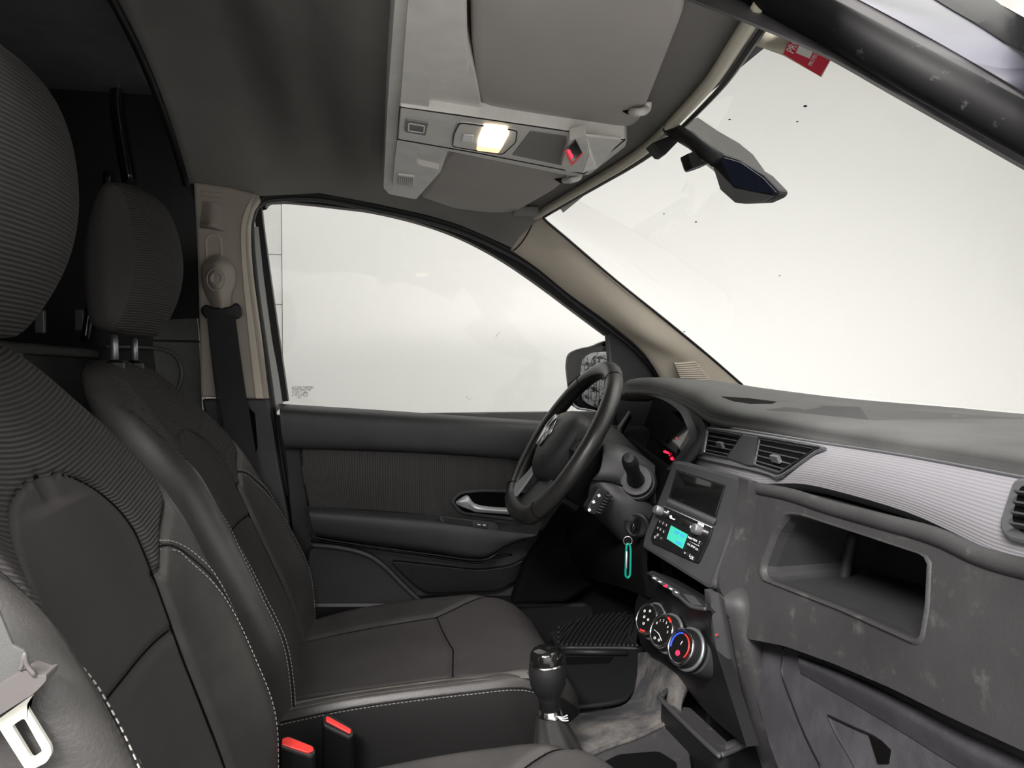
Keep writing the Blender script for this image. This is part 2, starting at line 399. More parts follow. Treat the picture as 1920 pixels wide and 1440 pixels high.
# roof skin, underbody, outer sides and firewall keep the daylight out as on the real van
room_box('roof_skin', (-2.2, -.74, 1.62), (.30, .80, 1.66), 'body_grey')
rk = surf('roof_nose', [[V((.28, y, 1.64)), V((.36, y, 1.58)), V((.44, y, 1.47)), V((.50, y*.93, 1.365))] for y in (-.74, -.3, .3, .78)], 'body_grey', None, 4, 4, .01, tv=V((0, 0, 1))); struct(rk)
room_box('underbody', (-2.2, -.74, .0), (1.3, .80, .12), 'cargo')
room_box('firewall', (1.22, -.74, .1), (1.26, .80, .86), 'cargo')
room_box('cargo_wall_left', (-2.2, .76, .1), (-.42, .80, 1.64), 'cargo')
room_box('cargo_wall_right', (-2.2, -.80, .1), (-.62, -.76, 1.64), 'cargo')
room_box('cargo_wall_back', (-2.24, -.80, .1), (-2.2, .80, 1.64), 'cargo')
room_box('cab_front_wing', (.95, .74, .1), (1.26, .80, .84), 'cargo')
tunnel = None

# windscreen
base = [V((.90, .70, .86)), V((.985, .63, .895)), V((1.08, .40, .885)), V((1.13, .1, .875)), V((1.13, -.2, .87)), V((1.08, -.45, .87)), V((.95, -.66, .87))]
top = [V((xh(.66), .665, 1.30))]+[V((xh(y)+.006, y, 1.333)) for y in (.60, .38, .12, -.15, -.38, -.62)]
mid = [a.lerp(b, .5)+V((.03, 0, .025)) for a, b in zip(top, base)]
ws = surf('window_1', [top, mid, base], 'glass', None, 5, 8); struct(ws, 'clear windscreen sloping from the roof edge down to the dashboard', 'windscreen')
bo = [V((x, y, z)) for x, y, z in [(p.x, p.y, p.z) for p in cr([V((xh(y)+.002, y, 1.328)) for y in (.60, .5, .38, .25, .12, 0, -.15, -.28, -.38, -.49)], 3)]]
tube('edge_band', bo, (.006, .004), 'black', ws)
tube('roof_edge_trim', [p+V((-.019, 0, .002)) for p in bo], (.016, .009), 'cream_edge', ws)
# dotted ink band around the mirror foot
mr = [P(a, b, z=1.31) for a, b in [(1285, 222), (1320, 232), (1370, 262), (1410, 290), (1440, 330), (1459, 362)]]
wsh = hitter(ws)
def on_screen(px, py, off=0): return wsh(px, py, off) or plane_pt(px, py, V((xh(0), 0, 1.333)), V((.43, 0, .70)))
dl = [on_screen(a, b, .004) for a, b in [(1278, 236), (1308, 220), (1345, 245), (1385, 268), (1412, 290), (1435, 322), (1461, 362), (1430, 372), (1350, 330), (1300, 290)]]
slab('dotted_band', dl, FW*.0006, 'dots', ws, 0)
# specks of dirt on the glass
for a, b, r_ in [(1510, 199, 2.6), (1495, 228, 1.6), (1368, 224, 1.8), (1245, 401, 1.3), (1305, 416, 1.6), (1462, 517, 1.2), (1283, 622, 1.4)]:
    c_ = on_screen(a, b, .002); rr = r_/1387*(c_-CAM).length
    slab('dirt_speck', [c_+RT*math.cos(t)*rr*1.4+UP*math.sin(t)*rr*.7 for t in [i*math.pi/3 for i in range(6)]], FW*.0004, 'void', ws, 0)

# driver's side A pillar trim
ap = [[P(1007, 404, y=.655), P(985, 428, y=.675), P(960, 465, y=.70), P(952, 470, y=.73)],
      [P(1065, 452, y=.648), P(1040, 475, y=.668), P(1010, 500, y=.70), P(1004, 504, y=.73)],
      [P(1155, 530, y=.645), P(1122, 550, y=.665), P(1075, 553, y=.70), P(1066, 556, y=.73)],
      [P(1250, 606, y=.642), P(1210, 628, y=.66), P(1160, 616, y=.70), P(1150, 618, y=.73)],
      [P(1330, 672, y=.640), P(1290, 680, y=.66), P(1215, 664, y=.70), P(1205, 668, y=.73)],
      [P(1395, 728, y=.640), P(1345, 735, y=.66), P(1255, 725, y=.70), P(1248, 728, y=.73)]]
apo = surf('trim_2', ap, 'beige', None, 6, 6, .012, tv=V((.4, .6, .6))); struct(apo, 'pale beige trim of the pillar between side window and windscreen', 'pillar trim')
tube('screen_edge_line', [P(a, b, y=.640) for a, b in [(1018, 408), (1030, 420), (1065, 449), (1155, 526), (1250, 602), (1330, 668), (1392, 722)]], .0035, 'black', apo, sm=4)
tube('top_joint', [P(1003, 409, y=.652), P(988, 440, y=.66), P(972, 462, y=.69), P(962, 470, y=.698)], .0018, 'rubber', apo, sm=4)
gr = slab('tweeter_grille', PL([(1263, 680), (1306, 677), (1334, 713), (1277, 713)], y=.652), V((0, .006, 0)), 'beige_b', apo, .001)
for i in range(9):
    t = i/9+.05
    a = P(1263+14*t+1, 680+33*t+1, y=.6505); b = P(1306+28*t-2, 677+36*t+1, y=.6505); tube('grille_rib', [a, b], .0012, 'beige', gr, n=6)

# B pillar trim, upper beige and lower black
Y = .685
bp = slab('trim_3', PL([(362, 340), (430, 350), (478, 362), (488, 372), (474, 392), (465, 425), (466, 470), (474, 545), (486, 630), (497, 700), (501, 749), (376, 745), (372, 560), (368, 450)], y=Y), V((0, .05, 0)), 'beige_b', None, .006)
struct(bp, 'beige upper trim of the pillar behind the driver door, with belt adjuster', 'pillar trim')
surf('rounded_edge', [[P(478, 364, y=Y), P(484, 368, y=Y+.01), P(492, 374, y=Y+.035)], [P(460, 395, y=Y-.006), P(470, 398, y=Y+.004), P(478, 402, y=Y+.035)], [P(452, 435, y=Y-.006), P(463, 436, y=Y+.004), P(474, 438, y=Y+.035)], [P(456, 520, y=Y-.006), P(468, 520, y=Y+.004), P(480, 520, y=Y+.035)], [P(468, 640, y=Y-.006), P(484, 640, y=Y+.004), P(496, 640, y=Y+.035)], [P(480, 747, y=Y-.006), P(498, 747, y=Y+.004), P(508, 747, y=Y+.035)]], 'beige', bp)
slab('airbag_plate', PL([(376, 358), (416, 362), (416, 372), (377, 367)], y=Y-.002), V((0, .004, 0)), 'beige_b', bp, .0008)
surf('hook_cover', [[P(380, 378, y=Y-.002), P(398, 380, y=Y-.012), P(414, 384, y=Y-.002)], [P(377, 405, y=Y-.003), P(398, 407, y=Y-.022), P(418, 412, y=Y-.003)], [P(374, 424, y=Y-.004), P(396, 424, y=Y-.03), P(421, 431, y=Y-.004)], [P(376, 428, y=Y), P(396, 430, y=Y-.002), P(419, 434, y=Y)]], 'beige_b', bp)
tube('adjuster_slot', PL([(389, 500), (386, 455), (392, 443), (401, 440), (411, 446), (414, 458), (416, 500)], y=Y-.001), .0022, 'beige', bp, sm=4, n=8)
lp = slab('trim_4', PL([(378, 748), (503, 748), (512, 800), (524, 880), (548, 1010), (560, 1100), (430, 1100), (400, 900)], y=Y+.005), V((0, .05, 0)), 'plastic', None, .006)
struct(lp, 'black lower trim of the pillar behind the driver door', 'pillar trim')
slab('belt_slot', PL([(462, 760), (478, 775), (483, 840), (478, 852), (466, 850)], y=Y+.003), V((0, .01, 0)), 'void', lp, .001)

# door opening seals
op = PL([(531, 930), (519, 860), (505, 750), (492, 655), (478, 560), (469, 480), (466, 425), (472, 395), (487, 376), (515, 366), (600, 366), (700, 385), (800, 407), (880, 433), (960, 471), (1010, 502), (1075, 555), (1150, 612), (1210, 664), (1255, 728)], y=.715)
sl = tube('trim_5', op, (.008, .010), 'rubber', None, sm=5, flat=V((0, 1, 0))); struct(sl, 'black rubber weather seal around the driver door opening', 'door seal')
tube('seal_lip', [p+V((.007 if i < 8 else 0, .006, -.000 if i < 8 else -.010)) for i, p in enumerate(op)], (.006, .006), 'rubber_grey', sl, sm=5, flat=V((0, 1, 0)))

# ------------------------------------------------------------------ driver's door
YD = .70
door = slab('door_1', PL([(524, 762), (700, 774), (1000, 792), (1262, 806), (1262, 1060), (1180, 1130), (1100, 1200), (800, 1230), (600, 1230), (575, 1130), (548, 1000), (534, 850)], y=YD), V((0, .09, 0)), 'plastic_soft', None, .004)
struct(door, 'black driver door with grey insert, armrest and chrome handle', 'door')
inner = [(540, 752), (492, 411), (497, 388), (512, 378), (560, 380), (640, 389), (700, 397), (780, 416), (850, 440), (910, 469), (960, 499), (1020, 541), (1080, 586), (1138, 629)]
outer = [(514, 755), (479, 425), (481, 392), (498, 371), (560, 367), (640, 374), (702, 383), (785, 402), (858, 426), (920, 453), (972, 484), (1036, 530), (1098, 576), (1158, 622)]
fr = surf('window_frame', [PL(outer, y=.745), PL(inner, y=.745)], 'rubber', door, 4, 2, .03, tv=V((0, 1, 0)))
surf('frame_edge', [PL([(a-7, b) for a, b in [(505, 640), (489, 520), (479, 425)]]+[], y=.725), PL([(a+5, b) for a, b in [(505, 640), (489, 520), (479, 425)]], y=.735)], 'door_edge', door, 4, 2, .01, tv=V((0, 1, 0)))
surf('frame_edge', [PL([(516, 775), (507, 700), (498, 640)], y=.722), PL([(530, 760), (521, 700), (510, 640)], y=.732)], 'door_edge', door, 4, 2, .01, tv=V((0, 1, 0)))
gl = surf('window_2', [PL([(a, b) for a, b in [(541, 752), (492, 411), (500, 383), (560, 379), (700, 396), (850, 439), (960, 498), (1080, 585), (1140, 630)]], y=.752), PL([(a, b) for a, b in [(545, 754), (600, 758), (640, 760), (700, 763), (800, 770), (900, 777), (1000, 783), (1080, 789), (1152, 795)]], y=.752)], 'glass', None, 4, 6)
struct(gl, 'clear driver side window glass with small printed mark in its lower rear corner', 'window')
RX = Matrix((V((1, 0, 0)), V((0, 0, 1)), V((0, -1, 0)))).transposed()
for i, (s, sz) in enumerate([('ACCURA THERMIN', .0100), ('TINTED BM070 43M', .0088), ('VG 70W 11 -120', .0082), ('A-19255 ASI', .0088), ('L 2001', .0065)]):
    text('glass_mark', s, P(547 if i < 4 else 556, 727+i*4.6, y=.748), RX, sz, 'plastic', gl, .0001, .62, 'LEFT')
tube('glass_mark_ring', [P(573, 739, y=.748)+V((math.cos(t)*.0055, 0, math.sin(t)*.0055)) for t in [i*math.pi/8 for i in range(16)]], .0006, 'plastic', gl, closed=True, n=6)
text('glass_mark', '17', P(573, 739, y=.748), RX, .0075, 'plastic', gl, .0001, .8)
for q in ([(1063, 604), (1066, 598)], [(1112, 620), (1117, 616)]): pass
sc = tube('scratch', PL([(930, 632), (934, 625), (939, 622)], y=.749), .0006, 'white_print', gl, n=5)
tube('scratch', PL([(874, 742), (878, 748), (885, 747)], y=.749), .0006, 'white_print', gl, n=5, sm=3)
sail = slab('mirror_sail', PL([(1139, 628), (1160, 620), (1185, 645), (1215, 672), (1240, 700), (1256, 726), (1258, 806), (1155, 800), (1146, 700)], y=.735), V((0, .03, 0)), 'plastic_soft', door, .004)
tube('glass_run', PL([(1140, 628), (1146, 700), (1154, 797)], y=.732), .006, 'rubber_grey', door, n=8)
br = surf('belt_rail', [PL([(523, 757), (700, 768), (1000, 788), (1262, 803)], y=.725), PL([(524, 764), (700, 775), (1000, 794), (1262, 809)], y=.685), PL([(525, 778), (700, 789), (1000, 806), (1262, 820)], y=.67),
    PL([(528, 810), (700, 818), (1000, 838), (1262, 855)], y=.668), PL([(534, 838), (700, 842), (900, 853), (1262, 885)], y=.675), PL([(535, 842), (700, 845), (900, 856), (1262, 890)], y=.70)], 'plastic', door, 5, 4)
surf('fabric_insert', [PL([(565, 842), (770, 849), (962, 862), (1180, 888)], y=.690), PL([(568, 890), (770, 898), (962, 915), (1180, 945)], y=.684), PL([(579, 949), (770, 962), (962, 985), (1180, 1020)], y=.690)], 'door_fabric', door, 8, 6, .01, uvs=(1, .35), tv=V((0, 1, 0)))
tube('insert_border', PL([(565, 843), (571, 895), (579, 952)], y=.688), .003, 'black', door, sm=3)
arm = surf('armrest', [PL([(574, 948), (700, 957), (830, 967), (950, 980), (1015, 985)], y=.695), PL([(577, 953), (700, 962), (830, 975), (940, 990), (1010, 996)], y=.655), PL([(580, 962), (700, 972), (830, 986), (935, 1000), (1004, 1004)], y=.632),
    PL([(585, 985), (700, 998), (820, 1014), (912, 1026), (975, 1012)], y=.632), PL([(592, 1003), (700, 1018), (820, 1034), (905, 1044), (950, 1022)], y=.645), PL([(596, 1008), (700, 1024), (820, 1040), (903, 1049), (945, 1026)], y=.70)], 'plastic', door, 6, 5)
tube('armrest_shadow_gap', PL([(582, 1000), (597, 1009), (700, 1025), (820, 1041), (905, 1050), (945, 1028), (985, 1012)], y=.655), .0025, 'black', door, sm=4)
sw = slab('switch_panel', roundc(PL([(821, 967), (931, 981), (936, 991), (926, 994), (828, 981)], y=.640), .008), V((0, .012, 0)), 'plastic', door, .002)
slab('switch_recess', roundc(PL([(829, 970), (885, 977), (888, 988), (834, 980)], y=.638), .004), V((0, .004, 0)), 'black', sw, .0008)
for k in range(2):
    s_ = slab('window_switch', PL([(892+k*12, 980+k*1.5), (902+k*12, 981+k*1.5), (903+k*12, 989+k*1.5), (893+k*12, 988+k*1.5)], y=.636), V((0, .005, 0)), 'plastic', sw, .0015)
    slab('switch_mark', PL([(895+k*10, 982+k), (901+k*10, 983+k), (901+k*10, 985+k), (895+k*10, 984+k)], y=.6345), V((0, .001, 0)), 'white_print', sw, 0)
hb = slab('handle_bezel', roundc(PL([(842, 940), (860, 921), (905, 917), (990, 920), (985, 980), (862, 965)], y=.682), .012), V((0, .01, 0)), 'plastic', door, .003)
slab('handle_cup', roundc(PL([(850, 940), (865, 926), (905, 922), (990, 925), (985, 972), (868, 960)], y=.680), .012), V((0, .004, 0)), 'void', hb, .001)
lv = surf('door_handle', [PL([(856, 940), (868, 932), (878, 930), (890, 944), (915, 950), (960, 953)], y=.672), PL([(855, 943), (866, 940), (878, 940), (890, 952), (915, 956), (960, 959)], y=.660), PL([(857, 946), (866, 950), (880, 955), (892, 960), (915, 962), (960, 965)], y=.668)], 'satin', door, 5, 4, .004, tv=V((0, 1, 0)))
tube('lower_seam', PL([(583, 1013), (640, 1020), (760, 1036), (890, 1055), (915, 1046), (960, 1040)], y=.698), .003, 'black', door, sm=4)
pk = slab('door_pocket', roundc(PL([(580, 1024), (640, 1029), (690, 1042), (722, 1064), (792, 1132), (760, 1180), (560, 1200)], y=.645), .02), V((0, .05, 0)), 'plastic_soft', door, .004)
tube('pocket_rim', PL([(582, 1022), (640, 1028), (688, 1041), (722, 1064), (755, 1097), (794, 1134)], y=.642), .006, 'plastic', pk, sm=5)
slab('recess_shade', roundc(PL([(730, 1052), (900, 1070), (960, 1062), (1000, 1040), (985, 1080), (930, 1108), (800, 1112), (775, 1095)], y=.672), .02), V((0, .02, 0)), 'black', door, .003)  # black plate stands for the shade in a door recess
kp = slab('trim_6', PL([(985, 1060), (1062, 945), (1120, 990), (1125, 1090), (1060, 1130), (960, 1135)], y=.60), V((0, .05, 0)), 'plastic_soft', None, .01); kp.data.materials[0] = MATS['void']; struct(kp, 'dark kick panel in front of the driver door', 'kick panel')  # footwell shade put into a near-black material
slab('sill', PL([(560, 1130), (1100, 1130), (1200, 1190), (1200, 1230), (560, 1230)], y=.64), V((0, .12, 0)), 'black', None, .01).name = 'trim_7'
struct(bpy.data.objects['trim_7'], 'black door sill', 'sill')
box('outer_skin', ((P(540, 900, y=.8).x+P(1262, 900, y=.8).x)/2-.05, .80, .47), (1.35, .012, .72), 'body_grey', door, .003)

# ------------------------------------------------------------------ driver's wing mirror
wm = empty('wing_mirror', P(1100, 740, y=.90), 'black driver wing mirror outside the side window, its glass covered in torn clear film', 'mirror')
hs = [(1063, 690), (1066, 668), (1078, 658), (1105, 651), (1150, 648), (1152, 770), (1120, 772), (1085, 762), (1070, 740)]
surf('housing', [PL(hs+hs[:1], y=.90), PL([(1108+(a-1108)*1.0, 710+(b-710)*1.0) for a, b in hs+hs[:1]], y=.93), [p+V((.06, 0, 0)) for p in PL([(1108+(a-1108)*.8, 710+(b-710)*.8) for a, b in hs+hs[:1]], y=.95)], [p+V((.09, 0, 0)) for p in PL([(1108+(a-1108)*.3, 710+(b-710)*.3) for a, b in hs+hs[:1]], y=.95)]], 'plastic_soft', wm, 5, 4)
slab('mirror_back', PL(hs, y=.912), V((0, .01, 0)), 'black', wm, .002)
fm = slab('torn_film', roundc(PL([(1092, 672), (1110, 661), (1146, 659), (1148, 760), (1118, 765), (1092, 752), (1088, 700)], y=.902), .01), V((0, .004, 0)), 'film', wm, .001)
for k in range(7):
    a = 1094+k*7.5; tube('tape_edge', PL([(a, 665+k % 3*5), (a+2, 700), (a-1+k % 2*3, 730), (a+1, 755)], y=.8985), .0009, 'black', fm, sm=3, n=5)
tube('film_fringe', PL([(1072, 758), (1085, 766), (1100, 768), (1120, 772), (1148, 775)], y=.90), .0035, 'film', wm, sm=4, n=6)
tube('mirror_arm', [P(1140, 745, y=.90), P(1160, 760, y=.84), P(1175, 770, y=.77)], .022, 'plastic_soft', wm, sm=3)

# ------------------------------------------------------------------ passenger side pillar of the open door (close to the lens)
def pil(name, l1, l2, ya, m, parent, th=.004):
    n = len(l1); A = [P(*q, y=ya-.14*k/(n-1)) for k, q in enumerate(l1)]; B = [P(*q, y=ya-.14*k/(n-1)) for k, q in enumerate(l2)]
    ext = lambda Q: [Q[0]+(Q[0]-Q[1])*.6]+Q+[Q[-1]+(Q[-1]-Q[-2]).normalized()*.30]
    return surf(name, [ext(A), ext(B)], m, parent, 6, 3, th, tv=V((.1, .9, .3)))
L0 = [(1300, 0), (1436, 53), (1558, 107), (1688, 180), (1920, 311)]
L1 = [(1400, 0), (1500, 52), (1600, 108), (1720, 176), (1920, 288)]
L2 = [(1540, 0), (1610, 34), (1690, 78), (1780, 124), (1920, 198)]
L3 = [(1612, 0), (1680, 36), (1760, 80), (1830, 120), (1920, 172)]
L4 = [(1756, 0), (1796, 24), (1836, 46), (1876, 70), (1920, 96)]
L5 = [(1868, 0), (1880, 7), (1892, 13), (1905, 20), (1920, 28)]
L6 = [(1930, -30), (1942, -23), (1954, -17), (1967, -10), (1982, -2)]
pr = pil('trim_8', L0, L1, -.470, 'body_grey', None, .012)
struct(pr, 'grey inner edge of the open passenger door pillar crossing the upper right corner', 'pillar')
pil('painted_flange', L2, L3, -.474, 'flange', pr)
pil('painted_rail', L3, L4, -.478, 'body_lav', pr)
pil('outer_seal', L4, L5, -.482, 'pillar_rubber', pr)
pil('outer_edge', L5, L6, -.486, 'console_dark', pr)
pil('seal_base', L1, L2, -.476, 'pillar_rubber', pr)
tp0 = [P(*q, y=-.50-.035*k) for k, q in enumerate([(1468, 0), (1554, 43), (1644, 92), (1750, 150), (1920, 243)])]
wd = 30/1387*(tp0[0]-CAM).length
tube('door_rubber_seal', [tp0[0]+(tp0[0]-tp0[1])*.8]+tp0+[tp0[-1]+(tp0[-1]-tp0[-2]).normalized()*.30], wd, 'pillar_rubber', pr, n=20, sm=4)

# ------------------------------------------------------------------ dark load area behind the seats
bk = empty('bulkhead', (-.62, 0, .4), 'dark metal load bulkhead and ledge behind the seats', 'bulkhead', kind='structure')
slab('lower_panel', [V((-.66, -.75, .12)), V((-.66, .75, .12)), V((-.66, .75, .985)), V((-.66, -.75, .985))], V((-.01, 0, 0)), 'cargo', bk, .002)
tube('ledge', [V((-.655, -.7, .995)), V((-.655, .72, .985))], (.010, .013), 'body_metal', bk, n=8)
tube('pressed_rib', PL([(195, 650), (260, 651), (300, 654), (328, 666), (340, 690), (340, 712), (330, 735)], y=.735), .0045, 'body_metal', bk, sm=5, n=8)
slab('side_plate', PL([(285, 640), (374, 642), (380, 780), (300, 780)], y=.745), V((0, .012, 0)), 'body_metal', bk, .002)
slab('side_plate', PL([(290, 600), (370, 596), (374, 639), (286, 637)], y=.745), V((0, .012, 0)), 'body_metal', bk, .002)
slab('light_slot', [P(-30, 653, x=-.648), P(44, 662, x=-.648), P(40, 690, x=-.648), P(-30, 690, x=-.648)], V((-.003, 0, 0)), 'body_metal', bk, .001)
st = tube('tie_strut', PL([(200, 322), (194, 400), (182, 480), (168, 570), (157, 640)], y=.72), (.007, .010), 'gloss_black', None, sm=4)
tag(st, 'glossy black upright strut standing behind the driver headrest', 'strut')
tube('strut_groove', PL([(206, 330), (200, 400), (190, 480), (177, 570), (166, 636)], y=.705), .002, 'body_metal', st, sm=4, n=6)
for k, q in enumerate([(32, 606), (76, 603), (150, 600)]):
    b_ = box('rail_bracket', P(*q, x=-.70), (.02, .012 if k else .03, .05 if k else .02), 'body_metal', bk, .003)
cf = tube('roof_frame', PL([(240, 100), (224, 130), (217, 190), (226, 260), (240, 340)], y=.74), (.012, .02), 'gloss_black', None, sm=5)
tag(cf, 'curved black body frame rib in the dark load area', 'frame rib', kind='structure')
lpp = tube('hand_loop', PL([(188, 50), (170, 64), (156, 80), (164, 84), (180, 76), (194, 62)], y=.74), .003, 'body_metal', bk, sm=4, n=6)

for n_, l_, c_ in (('floor', 'grey concrete floor of the photo booth under the van', 'floor'), ('wall_front', 'plain white booth wall ahead of the windscreen', 'wall'), ('wall_right', 'plain white booth wall behind the camera', 'wall'), ('wall_back', 'plain white booth wall behind the van', 'wall'),
    ('ceiling', 'white booth ceiling above the van', 'ceiling'), ('wall_left', 'rough white block wall seen at the rear edge of the door window', 'wall'), ('trim_1', 'smooth white board wall outside the driver window', 'wall'),
    ('roof_skin', 'outer metal roof of the van', 'roof'), ('roof_nose', 'front edge of the metal roof above the windscreen', 'roof'), ('underbody', 'dark metal underbody of the van', 'body'), ('firewall', 'dark firewall behind the dashboard', 'body'),
    ('cargo_wall_left', 'dark load area side wall on the driver side', 'wall'), ('cargo_wall_right', 'dark load area side wall on the passenger side', 'wall'), ('cargo_wall_back', 'dark rear end of the load area', 'wall'), ('cab_front_wing', 'dark metal wing panel ahead of the driver door', 'body')):
    if n_ in bpy.data.objects: tag(bpy.data.objects[n_], l_, c_)
# ------------------------------------------------------------------ seats
ZB, ZT = .30, .965
prof = [(.30, -.150), (.40, -.185), (.50, -.228), (.62, -.275), (.74, -.325), (.83, -.372), (.90, -.418), (.945, -.455), (.965, -.485)]
hw = [(.30, .225), (.45, .243), (.55, .245), (.65, .238), (.74, .222), (.82, .200), (.88, .172), (.925, .140), (.952, .105), (.965, .05)]
bo_ = [(.30, .02), (.38, .055), (.48, .092), (.56, .088), (.68, .070), (.76, .058), (.84, .034), (.90, .012), (.965, 0)]
th_ = [(.30, .10), (.60, .115), (.85, .10), (.94, .07), (.965, .02)]
NR, NH = 150, 170
arch_top = .825
def u_ins(z):      # half width of the smooth centre panel, 0 above its arch
    if z > arch_top: return 0
    if z > .74: return .56*math.sqrt(max(0, 1-((z-.74)/(arch_top-.74))**2))**.8
    return lerpt([(.30, .58), (.60, .52), (.74, .56)], z)
def yoke_z(u):     # lower limit of the ribbed shoulder cloth
    a = abs(u); return lerpt([(.0, .6), (.5, .69), (.60, .695), (.72, .735), (.85, .765), (.93, .80), (1.0, .90)], a)
def groove(z, u):
    d = 1e9
    d = min(d, abs(abs(u)-u_ins(z))*.24 if z < arch_top else 9, abs(z-.628)*1.2 if abs(u) < u_ins(z) else 9)
    if z >= arch_top-.02: d = min(d, max(0, z-arch_top)+.0+abs(u)*.12 if abs(u) < .3 else 9)
    if abs(u) > .5: d = min(d, abs(z-yoke_z(u)))
    return -.007*math.exp(-(d/.006)**2)
def back_front(u, z):
    x = interp_s(prof, z)+interp_s(bo_, z)*abs(u)**2.6*(1 if abs(u) < .86 else 1-.25*((abs(u)-.86)/.14)**2)
    if abs(u) > .86: x -= .045*(1-math.sqrt(max(0, 1-((abs(u)-.86)/.14)**2)))
    x += groove(z, u)
    if abs(u) < u_ins(z) and z < .8: x += .006*math.cos(min(1, abs(u)/max(.01, u_ins(z)))*math.pi/2)
    return V((x, u*interp_s(hw, z), z))
def interp_s(tab, x):       # smooth interpolation (Catmull-Rom on an uneven table)
    if x <= tab[0][0]: return tab[0][1]
    if x >= tab[-1][0]: return tab[-1][1]
    for i in range(len(tab)-1):
        if x <= tab[i+1][0]:
            (x0, y0), (x1, y1) = tab[i], tab[i+1]
            m0 = (y1-tab[i-1][1])/(x1-tab[i-1][0]) if i else (y1-y0)/(x1-x0)
            m1 = (tab[i+2][1]-y0)/(tab[i+2][0]-x0) if i+2 < len(tab) else (y1-y0)/(x1-x0)
            h = x1-x0; t = (x-x0)/h
            return (2*t**3-3*t**2+1)*y0+(t**3-2*t**2+t)*h*m0+(-2*t**3+3*t**2)*y1+(t**3-t**2)*h*m1
def seat(y0, label, tilt, ws_=1.0, hd=0, nbk=1.0):
    t = empty('front_seat', (0, y0, .18), label, 'seat', 'front seats of the cab')
    off = V((0, y0, 0)); ct, sn_ = math.cos(math.radians(tilt)), math.sin(math.radians(tilt))
    def rot(p):
        p = p.copy(); q = -p.y/interp_s(hw, p.z) if .3 <= p.z <= .965 else 0
        if q > .3: p.x += nbk*.045*min(1, (q-.3)/.5)**2*math.exp(-((p.z-.62)/.16)**2)
        dx, dz = p.x+.15, p.z-.30; return V((-.15+dx*ct+dz*sn_, p.y*ws_, .30-dx*sn_+dz*ct))
    # backrest rings: front half then back half
    us = []
    for i in range(NR+1):
        s = -1+2*i/NR; us.append(math.copysign(1-(1-abs(s))**1.25, s) if abs(s) < 1 else s)
    zs = []
    for j in range(NH+1):
        s = j/NH; zs.append(ZB+(ZT-ZB)*(1-(1-s)**1.35))
    vs_ = []; raw = []
    nb = 16
    for z in zs:
        fr_ = [back_front(u, z) for u in us]
        xc = interp_s(prof, z); T = interp_s(th_, z); hw_ = interp_s(hw, z)
        bk_ = []
        for k in range(1, nb):
            a = math.pi*k/nb; c_ = math.cos(a); yy = math.copysign(abs(c_)**.45, c_)*hw_*1.0
            bk_.append(V((fr_[0].x-(fr_[0].x-(xc-T))*math.sin(a)**.6, yy, z)))
        vs_ += [rot(p)+off for p in fr_+bk_]; raw += fr_+bk_
    n = NR+1+nb-1; regions = {'side': [], 'insert': [], 'yoke': []}
    for j in range(NH):
        for i in range(n):
            i2 = (i+1) % n; f = (j*n+i, j*n+i2, (j+1)*n+i2, (j+1)*n+i)
            if i < NR:
                u = (us[i]+us[i+1])/2; z = (zs[j]+zs[j+1])/2
                k = 'insert' if abs(u) < u_ins(z) else ('yoke' if z > yoke_z(u) and abs(u) < .965 else 'side')
            else: k = 'side'
            regions[k].append(f)
    regions['side'].append(tuple(NH*n+i for i in range(n)))
    regions['side'].append(tuple(range(n))[::-1])
    def sub(name, fs, m, parent, uvk):
        ids = sorted({v for f in fs for v in f}); mp = {v: k for k, v in enumerate(ids)}
        me = mesh([vs_[v] for v in ids], [tuple(mp[v] for v in f) for f in fs]); uv = me.uv_layers.new(name='UV')
        for l in me.loops:
            q = raw[ids[l.vertex_index]]; u_ = q.y/.24
            uv.data[l.index].uv = (u_*.24, (q.z-.25*abs(u_)**2*uvk)*1.0)
        return link(name, me, m, parent, True)
    b = sub('backrest', regions['side'], 'leather', t, 0)
    sub('ribbed_yoke', regions['yoke'], 'seat_rib', b, .35)
    ins = sub('centre_panel', regions['insert'], 'seat_cloth', b, 0)
    # seams
    def on(u, z, o=.0015): p = back_front(u, z)+V((o, 0, 0)); return rot(p)+off
    for s in (-1, 1):
        tube('piping', [on(s*u, yoke_z(u)) for u in [.58+.38*k/14 for k in range(15)]], .0016, 'rubber', b, n=6)
        path = [(.66, .728), (.74, .722), (.82, .705), (.89, .672), (.93, .62), (.945, .56), (.95, .48), (.95, .40), (.945, .32)]
        pts = cr([on(s*u, z, .002) for u, z in path], 8); pts2 = cr([on(s*(u-.035 if k > 1 else u), z-.012 if k < 4 else z, .0015) for k, (u, z) in enumerate(path)], 8)
        tube('seam', cr([on(s*(u-.018 if k > 1 else u), z-.006 if k < 4 else z, .0005) for k, (u, z) in enumerate(path)], 6), .0016, 'rubber', b, n=6)
        stitches('stitching', pts, 'stitch', b); stitches('stitching', pts2, 'stitch', b)
        edge = cr([on(s*.975, z, .001) for z in (.74, .80, .85, .89, .92, .94)], 5)
    zz = [.74+(arch_top-.74)*math.sin(math.pi/2*(1-k/16)) for k in range(17)]+[.74-(.74-.31)*k/14 for k in range(1, 15)]
    tube('panel_seam', [on(-u_ins(z), z, .0008) for z in zz[::-1]]+[on(u_ins(z), z, .0008) for z in zz], .0021, 'void', b, n=6)
    tube('panel_seam', [on(u, .628, .001) for u in [-.5+k/20 for k in range(21)]], .0015, 'void', b, n=6)
    # cushion
    xs = [-.20+.60*(k/120) for k in range(121)]
    cz = [(-.20, .325), (-.05, .338), (.10, .350), (.18, .356), (.27, .366), (.33, .362), (.37, .338), (.39, .31), (.40, .28)]
    cb = [(-.20, .03), (-.05, .046), (.10, .047), (.22, .040), (.30, .022), (.36, .006), (.40, 0)]
